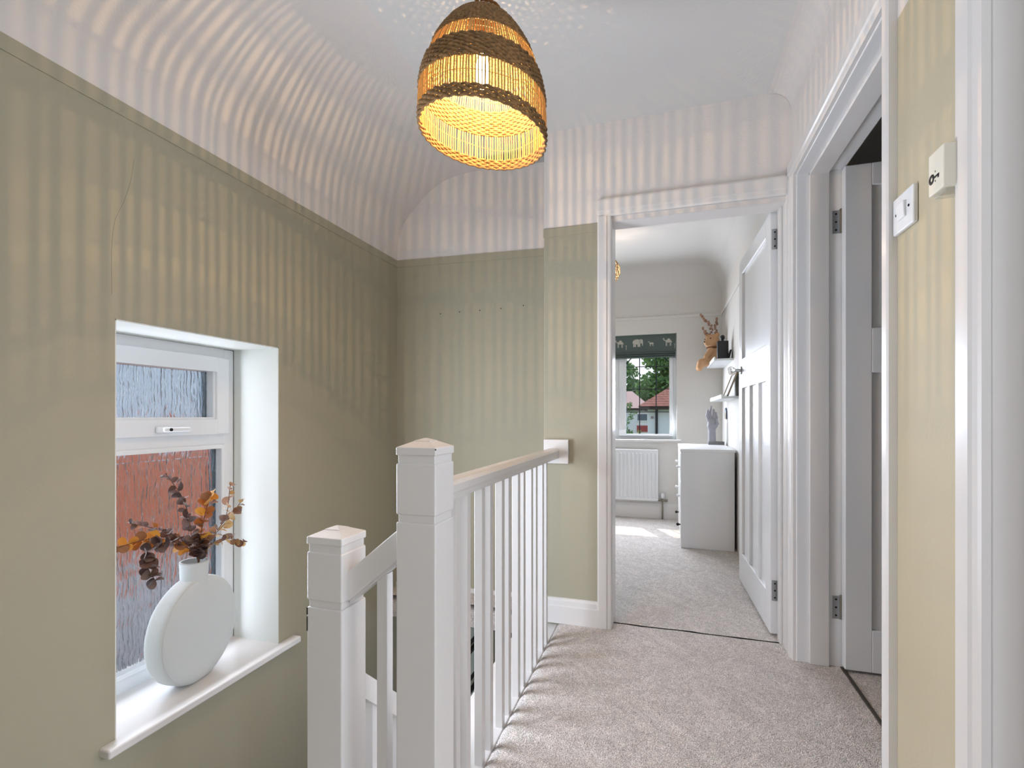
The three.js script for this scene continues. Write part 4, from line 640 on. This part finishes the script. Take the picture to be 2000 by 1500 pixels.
{ // houses seen through the bedroom window
  const tile = dataTex(256, 256, (u, v) => { const r = Math.abs(((v * 16) % 1) - 0.5) < 0.16 ? 0.72 : 1, k = r * (0.92 + 0.2 * pn(u, v, 30, 2)); return [0.60 * k, 0.38 * k, 0.33 * k]; }, true, [0.35, 0.35]);
  const roofM = std('roofTile', { map: tile, roughness: 0.9 }, true), roofG = std('roofPink', { color: 0xa88f8a, roughness: 0.9 }), eaveM = std('eave', { color: 0x3a2c28, roughness: 0.8 });
  const hip = (x0, x1, z0, z1, y0, rise, d = (z1 - z0) / 2) => { const m = (z0 + z1) / 2, a = [x0, y0, z1], b = [x1, y0, z1], c = [x1, y0, z0], e = [x0, y0, z0], p = [x0 + d, y0 + rise, m], q = [x1 - d, y0 + rise, m], g = new THREE.BufferGeometry();
    g.setAttribute('position', new THREE.Float32BufferAttribute([a, b, q, a, q, p, b, c, q, c, e, p, c, p, q, e, a, p].flat(), 3)); g.computeVertexNormals(); g.setAttribute('uv', new THREE.Float32BufferAttribute(new Float32Array(36), 2)); return g; };
  const A = thing('house', 'white rendered house with a red hipped tile roof outside the bedroom window', 'house', [-0.84, GROUND, -25]);
  part('wall', bx(0, 9, 0, 4.1, -8, 0), renderW, A); part('eave', bx(-0.4, 9.4, 4.05, 4.22, -8.4, 0.4), eaveM, A); part('roof', hip(-0.45, 9.45, -8.45, 0.45, 4.2, 3.0), roofM, A); part('downpipe', between([0.42, 0, 0.06], [0.42, 4.05, 0.06], 0.06), M.dark, A); part('vent', bx(0.15, 0.28, 3.6, 3.72, 0, 0.03), roofG, A);
  const B = thing('house', 'white house with a pink grey roof further off, left of the nearer house', 'house', [-2.35, GROUND, -36]);
  part('wall', bx(-6, 1.25, 0, 4.2, -4, 0), renderW, B); part('eave', bx(-6.2, 1.4, 4.1, 4.3, -4.2, 0.2), eaveM, B); part('roof', hip(-6.3, 1.45, -4.3, 0.3, 4.28, 1.3, 1.5), roofG, B);
  const w = new THREE.Group(); w.name = 'window'; B.add(w); part('pane', bx(0.45, 1.1, 3.4, 3.85, 0, 0.03), std('darkGlass', { color: 0x4a5a62, roughness: 0.2 }), w); part('window_frame', bx(0.4, 1.15, 3.33, 3.4, 0, 0.05), renderW, w);
  part('red_panel', bx(0.4, 1.2, 2.6, 3.05, 0, 0.04), std('redPanel', { color: 0xa03a34, roughness: 0.8 }), B);
}
let treeNo = 0;
function tree(name, label, at, h, rx, tone, n, group, low = 0.25) { // a crown of leaf blades round a trunk
  seed = 991 + 77 * treeNo++;
  const t = thing(name, label, 'tree', at, 0, group), trunk = std('bark' + at[0], { color: 0x4d3f33, roughness: 1 });
  part('trunk', between([0, 0, 0], [0, h * 0.7, 0], 0.05 * rx + 0.04, 0.03, 8), trunk, t);
  const lumps = []; for (let k = 0; k < 26; k++) { const y = low + (0.95 - low) * (k + rnd()) / 26, r = rx * Math.sin(Math.PI * Math.min(1, (y - low + 0.12) / (1.12 - low))) * 0.8; lumps.push([rr(-r, r), y * h, rr(-r, r), rx * rr(0.25, 0.42)]); }
  const pos = [], col = [], s0 = rx * 0.055;
  for (let i = 0; i < n; i++) { const L = lumps[i % lumps.length], d = V(rr(-1, 1), rr(-1, 1), rr(-1, 1)).normalize().multiplyScalar(L[3] * Math.pow(rnd(), 0.35)), c = [L[0] + d.x, L[1] + d.y * 0.8, L[2] + d.z], u = V(rr(-1, 1), rr(-1, 1), rr(-1, 1)).normalize(), w = V(rr(-1, 1), rr(-1, 1), rr(-1, 1)).cross(u).normalize(), s = s0 * rr(0.6, 1.4), k = rr(0.65, 1.35);
    for (const [a, b] of [[-1, 0], [0, 0.6], [1, 0], [-1, 0], [1, 0], [0, -0.6]]) pos.push(c[0] + s * (a * u.x + b * w.x), c[1] + s * (a * u.y + b * w.y), c[2] + s * (a * u.z + b * w.z)); for (let q = 0; q < 6; q++) col.push(tone[0] * k, tone[1] * k, tone[2] * k * rr(0.8, 1.1)); }
  const g = new THREE.BufferGeometry(); g.setAttribute('position', new THREE.Float32BufferAttribute(pos, 3)); g.setAttribute('color', new THREE.Float32BufferAttribute(col, 3)); g.setAttribute('uv', new THREE.Float32BufferAttribute(new Float32Array(pos.length / 3 * 2), 2)); g.computeVertexNormals();
  tag(part('foliage', g, leafMat, t), 'green foliage', null, null, 'stuff');
}
const leafMat = phy('treeLeaf', { color: 0xffffff, vertexColors: true, roughness: 0.8, transmission: 0.35, thickness: 0, side: THREE.DoubleSide });
tree('tree', 'tall green tree behind the houses, left in the bedroom window', [-6.2, GROUND, -55], 12.2, 3.6, [0.13, 0.24, 0.07], 8000, 'trees behind the houses');
tree('tree', 'broad green tree behind the houses, right in the bedroom window', [-0.15, GROUND, -45.5], 9.9, 3.2, [0.11, 0.23, 0.05], 8500, 'trees behind the houses');
tree('tree', 'blue-green tree behind the houses, in the middle of the bedroom window', [-3.2, GROUND, -60], 8.0, 3.0, [0.12, 0.20, 0.10], 6000, 'trees behind the houses');
tree('tree', 'dark tree outside the narrow left light of the bedroom window', [-4.3, GROUND, -30], 9.0, 1.9, [0.06, 0.13, 0.04], 4000, 'garden trees', 0.05);
tree('shrub', 'bright green shrub below the bedroom window beside the white house', [-1.52, GROUND, -22.0], 4.5, 0.55, [0.10, 0.24, 0.04], 2600, 'garden shrubs', 0.0);
tree('shrub', 'yellow green shrub at the foot of the white house', [-1.18, GROUND, -23.9], 3.2, 0.38, [0.30, 0.36, 0.06], 1800, 'garden shrubs', 0.0);

renderer.render(scene, camera);
